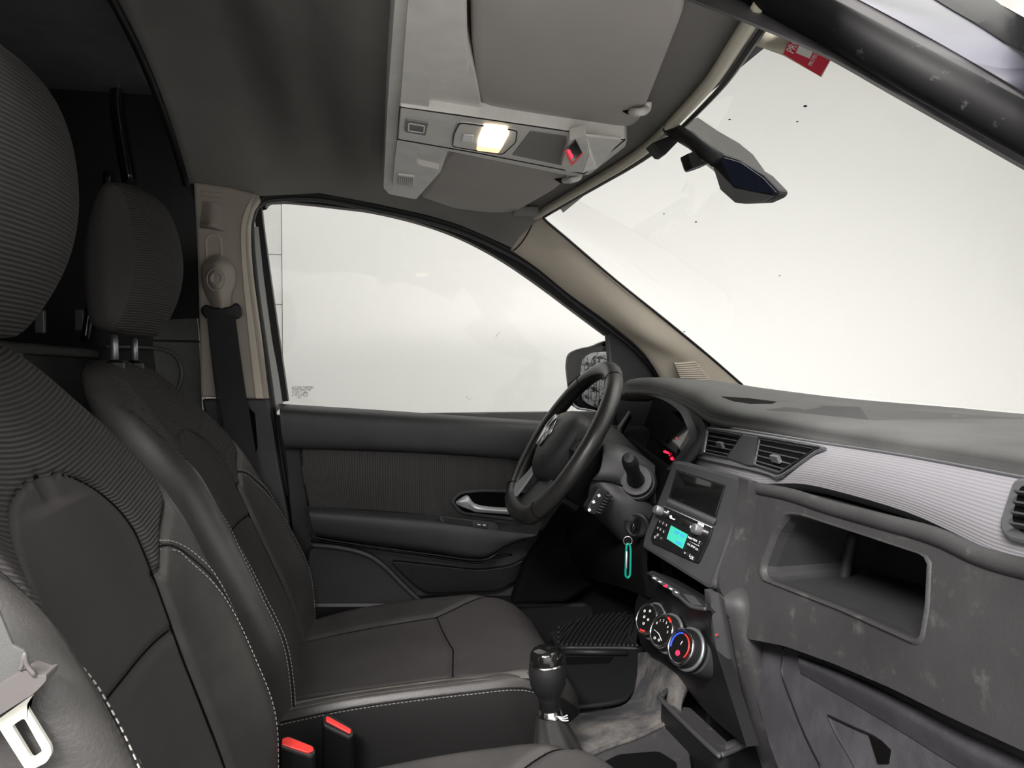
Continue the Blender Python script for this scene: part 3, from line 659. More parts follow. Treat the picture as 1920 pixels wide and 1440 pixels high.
    cw = [(-.20, .225), (.0, .245), (.20, .25), (.30, .24), (.36, .215), (.39, .18), (.40, .15)]
    def cush(u, x):
        z = interp_s(cz, x)+interp_s(cb, x)*abs(u)**2.8
        if abs(u) > .88: z -= .03*(1-math.sqrt(max(0, 1-((abs(u)-.88)/.12)**2)))
        ui = c_ins(x)
        d = abs(abs(u)-ui)*.24 if ui < .97 else 9
        if abs(u) < ui: d = min(d, abs(x-(.165-.03*abs(u))))
        return V((x, u*interp_s(cw, x)*ws_, z-.006*math.exp(-(d/.006)**2)))
    def c_ins(x): return lerpt([(-.2, .62), (.14, .66), (.19, .76), (.27, .93), (.31, 1.0), (.40, 1.0)], x)
    NU = 110; us2 = [-1+2*i/NU for i in range(NU+1)]; vs2 = []
    for x in xs:
        top_ = [cush(u, x) for u in us2]
        L0 = top_[0]; R0 = top_[-1]
        side_r = [V((x, R0.y+.004, R0.z-.03)), V((x, R0.y+.002, .24)), V((x, R0.y-.01, .20))]; side_l = [V((x, L0.y+.01, .20)), V((x, L0.y-.002, .24)), V((x, L0.y-.004, L0.z-.03))]
        if x > .34:
            for q in side_r+side_l: q.z = max(q.z, .20); q.x -= 0
        vs2 += [p+off for p in top_+side_r+side_l]
    n2 = NU+7; reg = {'side': [], 'insert': [], 'skirt': []}
    for j in range(len(xs)-1):
        for i in range(n2):
            i2 = (i+1) % n2; f = (j*n2+i, (j+1)*n2+i, (j+1)*n2+i2, j*n2+i2)
            x = (xs[j]+xs[j+1])/2
            reg['insert' if i < NU and abs((us2[i]+us2[i+1])/2) < c_ins(x) else ('side' if i < NU or i in (NU, n2-1) and False else 'skirt')].append(f)
    reg['skirt'].append(tuple(range(n2))); reg['skirt'].append(tuple((len(xs)-1)*n2+i for i in range(n2))[::-1])
    def sub2(name, fs, m, parent):
        if not fs: return None
        ids = sorted({v for f in fs for v in f}); mp = {v: k for k, v in enumerate(ids)}
        return link(name, mesh([vs2[v] for v in ids], [tuple(mp[v] for v in f) for f in fs]), m, parent, True)
    c = sub2('cushion', reg['insert'], 'seat_cloth', t)
    for hf in (0, 1): sub2('side_bolster', [f for f in reg['side'] if (f[0] % n2 < NU/2) == (hf == 0)], 'leather', c)
    sub2('side_skirt', reg['skirt'], 'side_leather', c)
    def onc(u, x, o=.001): return cush(u, x)+off+V((0, 0, o))
    for s in (-1, 1): tube('panel_seam', [onc(s*min(.985, c_ins(x)), x, .0) for x in [-.19+.50*k/60 for k in range(61)]], .0018, 'void', c, n=6)
    tube('panel_seam', [onc(u, .165-.03*abs(u)) for u in [-.66+1.32*k/20 for k in range(21)]], .0014, 'void', c, n=6)
    for s in (-1, 1):
        e = [onc(s*.985, x)+V((0, s*.004, -.014)) for x in [-.16+.50*k/20 for k in range(21)]]
        stitches('stitching', e, 'stitch', c); tube('seam', [q+V((0, s*.002, .005)) for q in e], .0016, 'rubber', c, n=6)
        # worn band along the bolster crest
    surf('worn_crest', [[onc(-(.965-.0*k), x, .0008) for x in [-.17+.5*q/8 for q in range(9)]] for k in range(1)]+[[onc(-.88, x, .0012) for x in [-.17+.5*q/8 for q in range(9)]], [onc(-.80, x, .0012) for x in [-.17+.5*q/8 for q in range(9)]]], 'leather_worn', c, 4, 4)
    for x in (-.12, .30): slab('seat_rail', [off+V((x-.03, -.2, .12)), off+V((x+.03, -.2, .12)), off+V((x+.03, -.2, .20)), off+V((x-.03, -.2, .20))], V((0, .4, 0)), 'black', t, .003)
    # headrest: side profile swept across
    h = []
    ctr = V((-.455, 0, 1.155-hd))
    pr_ = [(-.060, -.115), (-.068, -.02), (-.058, .07), (-.025, .132), (.020, .128), (.050, .085), (.066, .02), (.062, -.04), (.040, -.095), (.005, -.140), (-.035, -.140)]
    pr_c = cr([V((a, 0, b_)) for a, b_ in pr_], 5, True)
    rws = []
    for k in range(21):
        s = -1+2*k/20; ww = (1-abs(s)**4.5)**.5 if abs(s) < 1 else 0
        sc_ = .30+.70*ww if abs(s) > .6 else lerpt([(0, 1.0), (.6, .3+.7*(1-.6**4.5)**.5)], abs(s))
        yy = s*.128
        rws.append([ctr+V((.010+p.x*.86*(1 if abs(s) < .9 else sc_)*sc_**.5+.012*(1-s*s)*(1 if p.x > 0 else 0)-.018*s*s, yy, p.z*(.80+.20*ww))) for p in pr_c])
    nn_ = len(pr_c); fs = [(k*nn_+i, k*nn_+(i+1) % nn_, (k+1)*nn_+(i+1) % nn_, (k+1)*nn_+i) for k in range(20) for i in range(nn_)]
    raw3 = [p for r_ in rws for p in r_]; vsh = [rot(p)+off for p in raw3]
    fs_s = [tuple(range(nn_))[::-1], tuple(20*nn_+i for i in range(nn_))]
    def isfront(f):
        q = sum((raw3[v] for v in f), V())/4-ctr; return q.x > .012-.02*(abs(q.y)/.128)**3 and abs(q.y) < .118
    def sub3(name, fs, m, parent):
        ids = sorted({v for f in fs for v in f}); mp = {v: k for k, v in enumerate(ids)}
        me = mesh([vsh[v] for v in ids], [tuple(mp[v] for v in f) for f in fs]); uv = me.uv_layers.new(name='UV')
        for l in me.loops:
            q = raw3[ids[l.vertex_index]]; uv.data[l.index].uv = (q.y, q.z*1.0)
        return link(name, me, m, parent, True)
    hr = sub3('headrest', [f for f in fs if not isfront(f)]+fs_s, 'seat_cloth', t)
    sub3('ribbed_face', [f for f in fs if isfront(f)], 'seat_rib_fine', hr)
    for s in (-1, 1):
        pst = tube('headrest_post', [rot(ctr+V((-.022, s*.056, -.12)))+off, rot(V((-.476, s*.056, .94)))+off], .0065, 'satin_dark', t, n=12)
        lathe('post_guide', [(.0, 0), (.017, 0), (.017, .010), (.010, .016), (.0, .016)], rot(V((-.476, s*.056, .950)))+off, V((0, 0, 1)), 'black', t, 20, up=V((1, 0, 0)))
    return t
d1 = seat(.36, 'dark fabric and leather driver seat behind the steering wheel', 0, 1.05, 0, 0)
d2 = seat(-.40, 'dark fabric and leather passenger seat nearest the camera at lower left', 5.0, 1.13, .055, 1.0)
# ------------------------------------------------------------------ overhead console, visors, mirror
def PZ(l, z): return [P(a, b, z=z) for a, b in l]
UPV = V((0, 0, 1))
oc = empty('overhead_console', P(925, 265, z=1.30), 'light grey overhead console with lit reading lamp and red indicator, fixed to the headliner', 'console')
slab('console_body', roundc(PZ([(748, -90), (738, 30), (726, 200), (719, 352), (729, 364), (780, 374), (826, 322), (840, 283), (1070, 330), (1105, 328), (1172, 275), (1176, 262), (1010, 238), (905, 218), (895, 160), (876, 80), (873, -90)], 1.318), .006), UPV*.07, 'console_grey', oc, .006)
slab('upper_lobe', roundc(PZ([(772, -60), (763, 23), (750, 198), (803, 210), (808, 165), (817, 143), (872, 148), (879, 142), (872, 60), (868, -60)], 1.308), .006), UPV*.03, 'console_grey', oc, .003)
slab('lower_lobe', roundc(PZ([(745, 262), (740, 300), (736, 350), (782, 366), (819, 324), (824, 318), (788, 310), (781, 306), (783, 272)], 1.308), .004), UPV*.03, 'console_grey', oc, .003)
slab('recess_wall', PZ([(783, 272), (781, 306), (822, 318), (845, 285)], 1.320), UPV*.01, 'console_dark', oc, .001)
sp_ = slab('lamp_strip', PZ([(750, 200), (860, 216), (1010, 238), (1172, 262), (1095, 326), (907, 289), (745, 261)], 1.303), UPV*.025, 'console_grey', oc, .0025)
tube('strip_joint', PZ([(750, 200), (860, 216), (1010, 238), (1172, 262), (1095, 326), (907, 289), (745, 261)], 1.3035), .0012, 'rubber', oc, closed=True, n=6)
lh = slab('lamp_housing', roundc(PZ([(862, 230), (970, 245), (967, 267), (942, 290), (848, 275), (851, 252)], 1.3005), .01), UPV*.01, 'console_grey', oc, .0015)
tube('housing_joint', roundc(PZ([(862, 230), (970, 245), (967, 267), (942, 290), (848, 275), (851, 252)], 1.3005), .01), .001, 'rubber', lh, closed=True, n=6)
slab('lamp_lens', roundc(PZ([(906, 239), (950, 243), (955, 252), (940, 280), (895, 275), (897, 262)], 1.2975), .006), UPV*.01, 'lamp_glow', lh, .002)
slab('lamp_lens', roundc(PZ([(896, 268), (946, 271), (935, 288), (893, 283)], 1.2985), .005), UPV*.01, 'lamp_glow_low', lh, .002)
slab('lamp_switch', roundc(PZ([(868, 254), (888, 255), (886, 267), (866, 265)], 1.2985), .003), UPV*.006, 'satin', lh, .0012)
sb = slab('blank_switch', roundc(PZ([(761, 226), (803, 232), (798, 255), (759, 248)], 1.300), .004), UPV*.006, 'console_dark', oc, .001)
tube('switch_frame', roundc(PZ([(766, 231), (796, 236), (794, 249), (766, 245)], 1.2988), .003), .0012, 'satin', sb, closed=True, n=6)
slab('sliding_catch', roundc(PZ([(746, 328), (777, 332), (775, 354), (746, 348)], 1.3045), .002), UPV*.01, 'console_grey', oc, .002)
for k in range(8): tube('catch_rib', [P(748+k*3.6, 331+k*.4, z=1.3042), P(747+k*3.6, 346+k*.7, z=1.3042)], .0006, 'console_dark', oc, n=5)
slab('pocket', PZ([(960, 291), (1055, 311), (1062, 256), (995, 246)], 1.3018), UPV*.004, 'console_dark', oc, .001)
# airbag indicator pod: wedge hanging below the strip
pa = PZ([(1052, 312), (1060, 322), (1092, 324), (1120, 318), (1165, 262), (1098, 254), (1068, 262)], 1.302)
lowp = PZ([(1052, 312), (1062, 322), (1092, 324), (1104, 289), (1098, 255), (1068, 263)], 1.288)
c0 = sum(lowp, V())/6
bm = bmesh.new(); A_ = [bm.verts.new(p) for p in lowp]; bm.faces.new(A_); B_ = [bm.verts.new(p+UPV*.018) for p in lowp]; bm.faces.new(B_[::-1])
for i in range(6): bm.faces.new((A_[i], A_[(i+1) % 6], B_[(i+1) % 6], B_[i]))
pod = link('indicator_pod', bevelled(bm, .0015), 'console_grey', oc)
slab('pod_side', [lowp[3], lowp[4], P(1165, 262, z=1.301), P(1120, 316, z=1.301), lowp[2]], UPV*.004, 'console_grey', oc, .001)
slab('display_window', PZ([(1058, 283), (1079, 262), (1093, 289), (1072, 311)], 1.2865), UPV*.002, 'gloss_black', pod, .0004)
slab('red_indicator', roundc(PZ([(1063, 282), (1068, 281), (1075, 294), (1071, 299)], 1.2858), .0015), UPV*.001, 'red_glow', pod, 0)
slab('red_edge', PZ([(1058, 283), (1061, 281), (1074, 305), (1092, 286), (1093, 289), (1072, 311)], 1.2860), UPV*.001, 'orange_red', pod, 0)

def visor(label, pts, clip, z):
    e = empty('sun_visor', sum(PZ(pts, z), V())/len(pts), label, 'sun visor', 'folded sun visors')
    o = roundc(PZ(pts, z), .025, 6); n_ = len(o); c_ = sum(o, V())/n_
    rings = [[c_+(p-c_)*s+UPV*h for p in o] for s, h in ((.0, -.010), (.5, -.0095), (.9, -.007), (.975, -.004), (1, .004), (.98, .012), (0, .014))]
    vs_ = [p for r_ in rings for p in r_]
    link('visor_panel', mesh(vs_, [(i*n_+k, i*n_+(k+1) % n_, (i+1)*n_+(k+1) % n_, (i+1)*n_+k) for i in range(6) for k in range(n_)]), 'visor', e, True)
    a, b = clip
    tube('pivot_clip', [P(*a, z=z-.012), P((a[0]+b[0])/2, (a[1]+b[1])/2+3, z=z-.020), P(*b, z=z-.010), P(b[0]+2, b[1]-14, z=z+.0)], .006, 'console_grey', e, sm=4)
    slab('clip_notch', PZ([(a[0]-18, a[1]-1), (a[0]-2, a[1]-3), (a[0]+3, a[1]+6), (a[0]-8, a[1]+5)], z-.0095), UPV*.002, 'void', e, 0)
    return e
v1 = visor('large grey sun visor on the passenger side, at the top edge of the photo', [(880, -70), (884, 80), (893, 170), (910, 206), (1000, 220), (1100, 229), (1182, 235), (1200, 222), (1215, 188), (1286, 10), (1265, -80)], ((1185, 210), (1212, 205)), 1.330)
v2 = visor('grey sun visor on the driver side, partly hidden by the overhead console', [(786, 366), (850, 388), (920, 397), (966, 395), (1040, 352), (1080, 318), (1050, 290), (900, 262), (840, 280), (815, 325)], ((1058, 338), (1085, 332)), 1.330)
box('visor_hinge', P(985, 396, z=1.325), (.06, .03, .02), 'console_dark', v2, .004)

rm = empty('rearview_mirror', P(1390, 330, y=-.23), 'black inside mirror hanging from the windscreen top on a short arm', 'mirror')
n_m = V((-.78, -.5, -.10)).normalized(); p_m = P(1395, 330, y=-.23)
def M(l, o=0): return [plane_pt(a, b, p_m+n_m*o, n_m) for a, b in l]
shell = M([(1336, 283), (1386, 299), (1432, 328), (1461, 358), (1456, 368), (1431, 379), (1377, 381), (1349, 356), (1334, 310)])
slab('mirror_shell', shell, -n_m*.03, 'rubber', rm, .004)
slab('lower_bevel', M([(1336, 310), (1350, 355), (1378, 380), (1431, 378), (1452, 367), (1376, 352)], .002), -n_m*.01, 'body_metal', rm, .001)
slab('mirror_glass', M([(1344, 291), (1388, 304), (1430, 333), (1455, 360), (1450, 364), (1404, 358), (1376, 349)], .004), -n_m*.006, 'mirror_dark', rm, .001)
tube('mirror_arm', [P(1255, 240, y=-.10), P(1300, 266, y=-.16), P(1345, 300, y=-.21)], (.011, .012), 'rubber', rm, n=8, flat=V((0, 1, 0)))
slab('mirror_foot', PL([(1222, 268), (1256, 254), (1275, 262), (1248, 290), (1240, 289)], y=-.10), V((0, .03, 0)), 'rubber', rm, .002)
lathe('rain_sensor', [(0, 0), (.017, 0), (.019, .004), (.019, .022), (0, .022)], P(1306, 315, y=-.16), (P(1300, 296, y=-.16)-P(1307, 318, y=-.16)), 'rubber', rm, 8, False)

# sticker in the windscreen's passenger corner
def S(l, o=.004): return [on_screen(a, b, o) for a, b in l]
stq = S([(1426, 52), (1482, 74), (1468, 103), (1420, 84)]); nS = V((.0004, 0, .0006))
so = slab('window_sticker', S([(1424, 50), (1560, 108), (1540, 145), (1468, 104), (1418, 86)]), nS, 'paper', None, 0)
tag(so, 'red and beige paper sticker in the upper passenger corner of the windscreen', 'sticker')
slab('red_field', S([(1482, 73), (1560, 108), (1538, 143), (1468, 101)], .006), nS*.5, 'red_label', so, 0)
slab('pale_patch', S([(1500, 81), (1508, 86), (1513, 85), (1517, 92), (1526, 94), (1518, 110), (1492, 99)], .0075), nS*.5, 'console_grey', so, 0)
sx_ = (S([(1470, 100)])[0]-S([(1484, 72)])[0]).normalized()*-1; sn = V((-.43, 0, -.70)).normalized(); sx_ = (sx_-sn*sx_.dot(sn)).normalized()
Rs = Matrix((sx_, sn.cross(sx_), sn)).transposed()
text('sticker_text', 'PRO', S([(1488, 86)], .009)[0], Rs, .0135, 'white_print', so, .0001)
text('sticker_text', 'PROTECT', S([(1526, 110)], .009)[0], Rs, .0065, 'white_print', so, .0001)

# ------------------------------------------------------------------ dashboard
TPp, TPn = V((.655, .1, .83)), V((-1, .10, .30)).normalized()
BPp, BPn = V((.605, 0, .75)), V((-1, .08, .15)).normalized()
SPp, SPn = V((.576, 0, .76)), V((-1, -.083, .40)).normalized()
def Q(l, p, n, o=0): return [plane_pt(a, b, p+n*o, n) for a, b in l]
T = lambda l, o=0: Q(l, TPp, TPn, o); B = lambda l, o=0: Q(l, BPp, BPn, o); R_ = lambda l, o=0: Q(l, SPp, SPn, o)
da = empty('dashboard', (.7, 0, .3), 'dark grey dashboard with ribbed trim, air vents and open shelf, under the windscreen', 'dashboard')
W = lambda x, y, z: V((x, y, z))
rows = [[W(.63, .675, .885), W(.68, .672, .908), W(.82, .67, .905), W(1.0, .67, .885)],
        [P(1166, 732, y=.60), P(1186, 712, y=.60), W(.82, .60, .918), W(1.03, .60, .88)],
        [P(1178, 730, y=.52), P(1198, 709, y=.52), W(.84, .52, .918), W(1.06, .52, .88)],
        [P(1210, 731, y=.44), P(1232, 708, y=.44), W(.85, .44, .912), W(1.08, .44, .878)],
        [P(1245, 738, y=.36), P(1270, 715, y=.36), W(.86, .36, .905), W(1.10, .36, .878)],
        [P(1292, 758, y=.25), P(1318, 730, y=.25), W(.87, .25, .890), W(1.11, .25, .876)],
        [P(1330, 782, y=.15), P(1356, 750, y=.15), W(.88, .15, .880), W(1.12, .15, .874)],
        [P(1385, 793, y=.05), P(1408, 768, y=.05), W(.89, .05, .876), W(1.13, .05, .872)],
        [P(1440, 800, y=-.04), P(1466, 777, y=-.04), W(.9, -.04, .873), W(1.13, -.04, .870)],
        [P(1587, 827, y=-.27), P(1618, 800, y=-.27), W(.88, -.27, .869), W(1.12, -.27, .868)],
        [P(1730, 850, y=-.43), P(1770, 822, y=-.43), W(.86, -.43, .867), W(1.08, -.43, .866)],
        [P(1915, 880, y=-.60), P(1960, 850, y=-.60), W(.82, -.60, .865), W(1.0, -.60, .864)],
        [P(2000, 895, y=-.68), P(2060, 862, y=-.68), W(.80, -.70, .865), W(.95, -.70, .864)]]
dt = surf('dash_top', rows, 'dash_top', da, 6, 4, .012, tv=V((.3, 0, -1)))
# lip of the top pad turning under
lip = [r[0] for r in rows]
surf('top_lip', [[p+V((.0, 0, .0)) for p in lip], [p+V((.001, 0, -.012)) for p in lip], [p+V((.03, 0, -.022)) for p in lip], [p+V((.09, 0, -.024)) for p in lip]], 'dash_top', da, 4, 4)
# demister duct and the small instrument hump on top of the dash
0 and surf('demister_cover', [[P(1500, 752, y=.42), P(1440, 742, y=.45), P(1345, 727, y=.50), P(1262, 712, y=.56)], [P(1462, 752, y=.36), P(1420, 750, y=.38), P(1350, 741, y=.42), P(1266, 716, y=.50)]], 'dash_top', da, 5, 4, .006, tv=V((0, .3, -1)))
dh = hitter(dt)
slab('demister_slot', [dh(a, b, .004) for a, b in [(1352, 743), (1402, 746), (1458, 753), (1448, 757), (1408, 757), (1376, 752)]], V((0, 0, -.003)), 'void', da, .001)
slab('tray_recess', [dh(a, b, .002) for a, b in [(1436, 768), (1470, 763), (1540, 760), (1612, 763), (1630, 787), (1560, 780), (1490, 772)]], V((0, 0, -.003)), 'plastic_soft', da, .0005)
slab('tray_recess', [dh(a, b, .002) for a, b in [(1612, 774), (1640, 767), (1700, 769), (1800, 776), (1918, 783), (1918, 786), (1780, 785), (1690, 785), (1636, 788)]], V((0, 0, -.003)), 'black', da, .0005)
0 and tube('rear_ridge', [P(a, b, z=.886) for a, b in [(1504, 750), (1623, 760), (1780, 768), (1960, 778)]], .005, 'dash_top', da, sm=4)
# core behind all openings
def core(name, prof_, y0, y1, m, parent): return slab(name, [V((x, y0, z)) for x, z in prof_], V((0, y1-y0, 0)), m, parent, 0)
core('dash_core', [(.78, .845), (1.10, .845), (1.2, .6), (1.2, .15), (.90, .15), (.80, .40), (.76, .60)], -.68, .70, 'black', da)
core('gap_filler', [(.690, .858), (.80, .858), (.80, .80), (.700, .80)], -.60, .16, 'void', da)

trim_out = [(1279, 836), (1292, 808), (1308, 796), (1326, 795), (1532, 829), (1560, 829), (1900, 892), (2010, 912), (2010, 1075), (1920, 1050), (1864, 1036), (1830, 1008), (1809, 993), (1754, 973), (1640, 946), (1556, 926), (1510, 908), (1477, 904), (1445, 910), (1413, 906), (1279, 860)]
tp_ = T(trim_out); 
top_e = cr(T([(1282, 830), (1300, 800), (1326, 796), (1430, 812), (1532, 829), (1700, 855), (1900, 892), (2010, 912)], .0), 8)
bot_e = cr(T([(1279, 850), (1290, 862), (1330, 880), (1413, 906), (1510, 908), (1700, 960), (1864, 1036), (2010, 1075)], .0), 8)
surf('ribbed_trim', [top_e[::4], [a.lerp(b, .33)+TPn*.006 for a, b in zip(top_e, bot_e)][::4], [a.lerp(b, .7)+TPn*.006 for a, b in zip(top_e, bot_e)][::4], bot_e[::4]], 'trim_ribbed', da, 3, 6, .02, uvs=(1, .35), tv=-TPn)
under = [[p+V((.0, 0, 0)) for p in bot_e[::4]], [p+V((.010, 0, -.010)) for p in bot_e[::4]], [p+V((.035, 0, -.016)) for p in bot_e[::4]]]
surf('trim_underside', under, 'plastic_soft', da, 3, 4)  # shade under the trim put into a darker material than its face
tube('trim_top_edge', top_e, .002, 'satin_dark', da, n=6)
def quad(q, u, v): a = q[0].lerp(q[1], u); b = q[3].lerp(q[2], u); return a.lerp(b, v)
def vent(px, name='air_vent', slats=5, tab=(.55, .55)):
    q = T(px, .010); v = slab(name, T(px, .0085), -TPn*.03, 'void', da, .001); L0 = (quad(q, 0, .5)-quad(q, 1, .5))
    for k in range(slats):
        a, b = quad(q, .01, (k+.5)/slats), quad(q, .99, (k+.5)/slats)
        ribbon('slat', [a-TPn*.004, b-TPn*.004], (TPn*.7+V((0, 0, .45)))*.010, .0022, 'plastic', v, 0)
    for u in (.25, .5, .75): tube('vane', [quad(q, u+.04, .02)-TPn*.009, quad(q, u-.02, .98)-TPn*.009], .0014, 'black', v, n=6)
    tube('vent_rim', q, .0022, 'plastic', v, closed=True, n=8)
    c_ = quad(q, *tab); t_ = L0.normalized()
    ribbon('vent_tab', [c_-t_*.013+TPn*.004, c_+t_*.013+TPn*.004], TPn*.004+V((0, 0, .009)), .006, 'satin_dark', v, 0)
    return v
vent([(1326, 805), (1391, 816), (1363, 858), (1320, 849)], tab=(.62, .55), slats=5)
vent([(1424, 820), (1532, 838), (1462, 886), (1414, 871)], tab=(.62, .62), slats=5)
slab('vent_divider', T([(1391, 815), (1424, 820), (1414, 874), (1399, 872), (1361, 859)], .011), -TPn*.01, 'plastic', da, .0015)
slab('chrome_side', roundc(T([(1296, 848), (1301, 822), (1312, 806), (1327, 803), (1319, 850), (1306, 855)], .012), .004), -TPn*.01, 'satin_dark', da, .002)
tube('vent_frame', T([(1296, 852), (1301, 818), (1318, 802), (1430, 818), (1538, 837), (1528, 848), (1464, 892), (1440, 888), (1400, 878), (1310, 858)], .009), .0022, 'satin_dark', da, closed=True, sm=3, n=8)
rv = slab('side_vent', roundc(T([(1900, 893), (1872, 978), (1876, 1000), (1890, 1012), (2010, 1040), (2010, 912)], .012), .01), -TPn*.02, 'satin_dark', da, .003)
slab('vent_opening', roundc(T([(1912, 908), (1896, 975), (1910, 996), (2010, 1020), (2010, 925)], .015), .008), -TPn*.002, 'void', rv, .0005)
for k in range(4): ribbon('slat', T([(1908-k*3, 925+k*20), (2010, 945+k*20)], .017), V((-.008, 0, .006)), .002, 'plastic', rv, 0)

# lower passenger side body with the open shelf
body = [(1404, 912), (1420, 911), (1556, 948), (1660, 976), (1754, 1002), (1833, 1037), (1900, 1058), (2010, 1080), (2010, 1450), (1914, 1406), (1779, 1344), (1670, 1290), (1562, 1244), (1470, 1211), (1402, 1198), (1386, 1150), (1380, 1050), (1388, 960)]
hole = [(1477, 967), (1504, 969), (1620, 1006), (1730, 1042), (1739, 1054), (1735, 1135), (1725, 1192), (1713, 1199), (1576, 1139), (1437, 1086), (1429, 1068), (1453, 1001)]
lipo = [(a+(a-1590)*.055, b+(b-1083)*.09+2) for a, b in hole]
slab('shelf_body', B(body), V((.16, 0, 0)), 'dash_low', da, .0, hole=B(lipo))
n_ = 96; o1 = resample(B(lipo, .0), n_); o2 = align(resample(B(lipo, .0), n_), o1)
cH = sum(B(hole), V())/len(hole)
inn = align(resample(roundc(B(hole), .012), n_), o1)
rings = [o1, [a.lerp(b, .4)+BPn*.0035 for a, b in zip(o1, inn)], [a.lerp(b, .8)+BPn*.001 for a, b in zip(o1, inn)], [b-BPn*.006 for b in inn], [b-BPn*.02+(cH-b)*.01 for b in inn], [b+V((.17, 0, 0))+(cH-b)*.10 for b in inn]]
vs_ = [p for r_ in rings for p in r_]
lp_ = link('shelf_lip', mesh(vs_[:4*n_], [(i*n_+k, i*n_+(k+1) % n_, (i+1)*n_+(k+1) % n_, (i+1)*n_+k) for i in range(3) for k in range(n_)]), 'dash_low', da, True)
v5 = vs_[3*n_:]; link('shelf_inside', mesh(v5, [(i*n_+k, i*n_+(k+1) % n_, (i+1)*n_+(k+1) % n_, (i+1)*n_+k) for i in range(2) for k in range(n_)]+[tuple(2*n_+k for k in range(n_))[::-1]]), 'plastic_soft', da, False)
tube('shelf_fold', [P(1600, 1000, x=.70), P(1588, 1060, x=.69), P(1576, 1130, x=.68)], .008, 'plastic_soft', da, sm=3)
tube('body_top_edge', B([(1412, 915), (1480, 928), (1556, 952), (1660, 980), (1754, 1006), (1833, 1041), (1900, 1062), (2010, 1085)], -.004), .010, 'dash_low', da, sm=4)
surf('body_left_side', [B([(1404, 912), (1388, 960), (1380, 1050), (1386, 1150), (1402, 1198)]), [p+V((.12, .06, 0)) for p in B([(1404, 912), (1388, 960), (1380, 1050), (1386, 1150), (1402, 1198)])]], 'dash_low', da, 4, 3)
# knee panel below
KPp = BPp+V((.035, 0, 0))
kb = slab('knee_panel', Q([(1395, 1190), (1470, 1205), (1562, 1238), (1670, 1284), (1779, 1338), (1914, 1400), (2010, 1445), (2010, 1560), (1500, 1560), (1440, 1400), (1410, 1290)], KPp, BPn), V((.10, 0, 0)), 'knee', da, .006)
slab('panel_hole', Q([(1628, 1378), (1650, 1388), (1668, 1406), (1664, 1432), (1645, 1432)], KPp, BPn, .002), -BPn*.002, 'void', kb, 0)
tube('panel_groove', Q([(1553, 1342), (1568, 1375), (1590, 1412), (1610, 1450)], KPp, BPn, .000), .0022, 'plastic', kb, sm=3, n=6)
tube('panel_groove', Q([(1553, 1342), (1600, 1364), (1640, 1382), (1660, 1400)], KPp, BPn, .000), .0018, 'black', kb, sm=3, n=6)
tube('panel_groove', Q([(1470, 1212), (1466, 1260), (1482, 1310), (1510, 1380), (1545, 1450)], KPp, BPn, .000), .0018, 'black', kb, sm=3, n=6)
surf('knee_ridge', [Q([(1495, 1228), (1600, 1268), (1700, 1318), (1800, 1372), (1920, 1425)], KPp, BPn, .002), Q([(1497, 1238), (1600, 1284), (1700, 1338), (1800, 1396), (1920, 1455)], KPp, BPn, .014), Q([(1500, 1262), (1600, 1318), (1700, 1378), (1800, 1440), (1920, 1500)], KPp, BPn, .002)], 'knee', kb, 5, 4)

# centre stack side and console pillar
surf('stack_side', [[P(1402, 900, y=-.13), P(1400, 930, y=-.13), P(1378, 1010, y=-.13), P(1350, 1090, y=-.13), P(1358, 1120, y=-.13)],
                    [P(1440, 925, y=-.12), P(1440, 960, y=-.12), P(1425, 1040, y=-.12), P(1405, 1130, y=-.12), P(1420, 1200, y=-.12)]], 'dash_low', da, 5, 4, .03, tv=V((0, 1, 0)))
surf('console_pillar', [[P(1340, 1085, y=-.06), P(1352, 1125, y=-.13), P(1368, 1180, y=-.13), P(1385, 1260, y=-.13), P(1400, 1330, y=-.13), P(1425, 1420, y=-.13), P(1450, 1480, y=-.13)],
                        [P(1395, 1070, y=-.06), P(1400, 1120, y=-.15), P(1405, 1180, y=-.16), P(1422, 1260, y=-.16), P(1445, 1330, y=-.16), P(1480, 1420, y=-.16), P(1510, 1480, y=-.16)],
                        [P(1420, 1100, y=-.06), P(1440, 1150, y=-.12), P(1470, 1210, y=-.12), P(1480, 1290, y=-.12), P(1500, 1360, y=-.12), P(1540, 1440, y=-.12), P(1580, 1500, y=-.12)]], 'dash_low', da, 5, 4, .04, tv=V((0, 1, 0)))
sd = surf('side_strip', [[P(1331, 1112, y=-.135), P(1338, 1180, y=-.135), P(1349, 1250, y=-.135), P(1362, 1320, y=-.135), P(1380, 1332, y=-.135)],
                    [P(1346, 1112, y=-.142), P(1358, 1180, y=-.142), P(1370, 1250, y=-.142), P(1382, 1320, y=-.142), P(1392, 1330, y=-.142)],
                    [P(1357, 1124, y=-.137), P(1368, 1180, y=-.137), P(1381, 1250, y=-.137), P(1395, 1320, y=-.137), P(1400, 1328, y=-.137)]], 'plastic', da, 5, 4, .02, tv=V((0, 1, 0)))
slab('red_scuff', PL([(1341, 1190), (1346, 1188), (1345, 1191), (1342, 1193)], y=-.1445), V((0, .0005, 0)), 'red', sd, 0)
# stack core behind dials
surf('stack_front', [[P(1215, 1080, x=.53), P(1315, 1140, x=.515), P(1335, 1150, x=.515)], [P(1190, 1140, x=.54), P(1270, 1170, x=.53), P(1335, 1190, x=.52)], [P(1205, 1215, x=.545), P(1290, 1250, x=.54), P(1365, 1290, x=.53)], [P(1235, 1225, x=.56), P(1320, 1330, x=.55), P(1400, 1400, x=.54)]], 'black', da, 5, 5, .02, tv=V((1, 0, 0)))

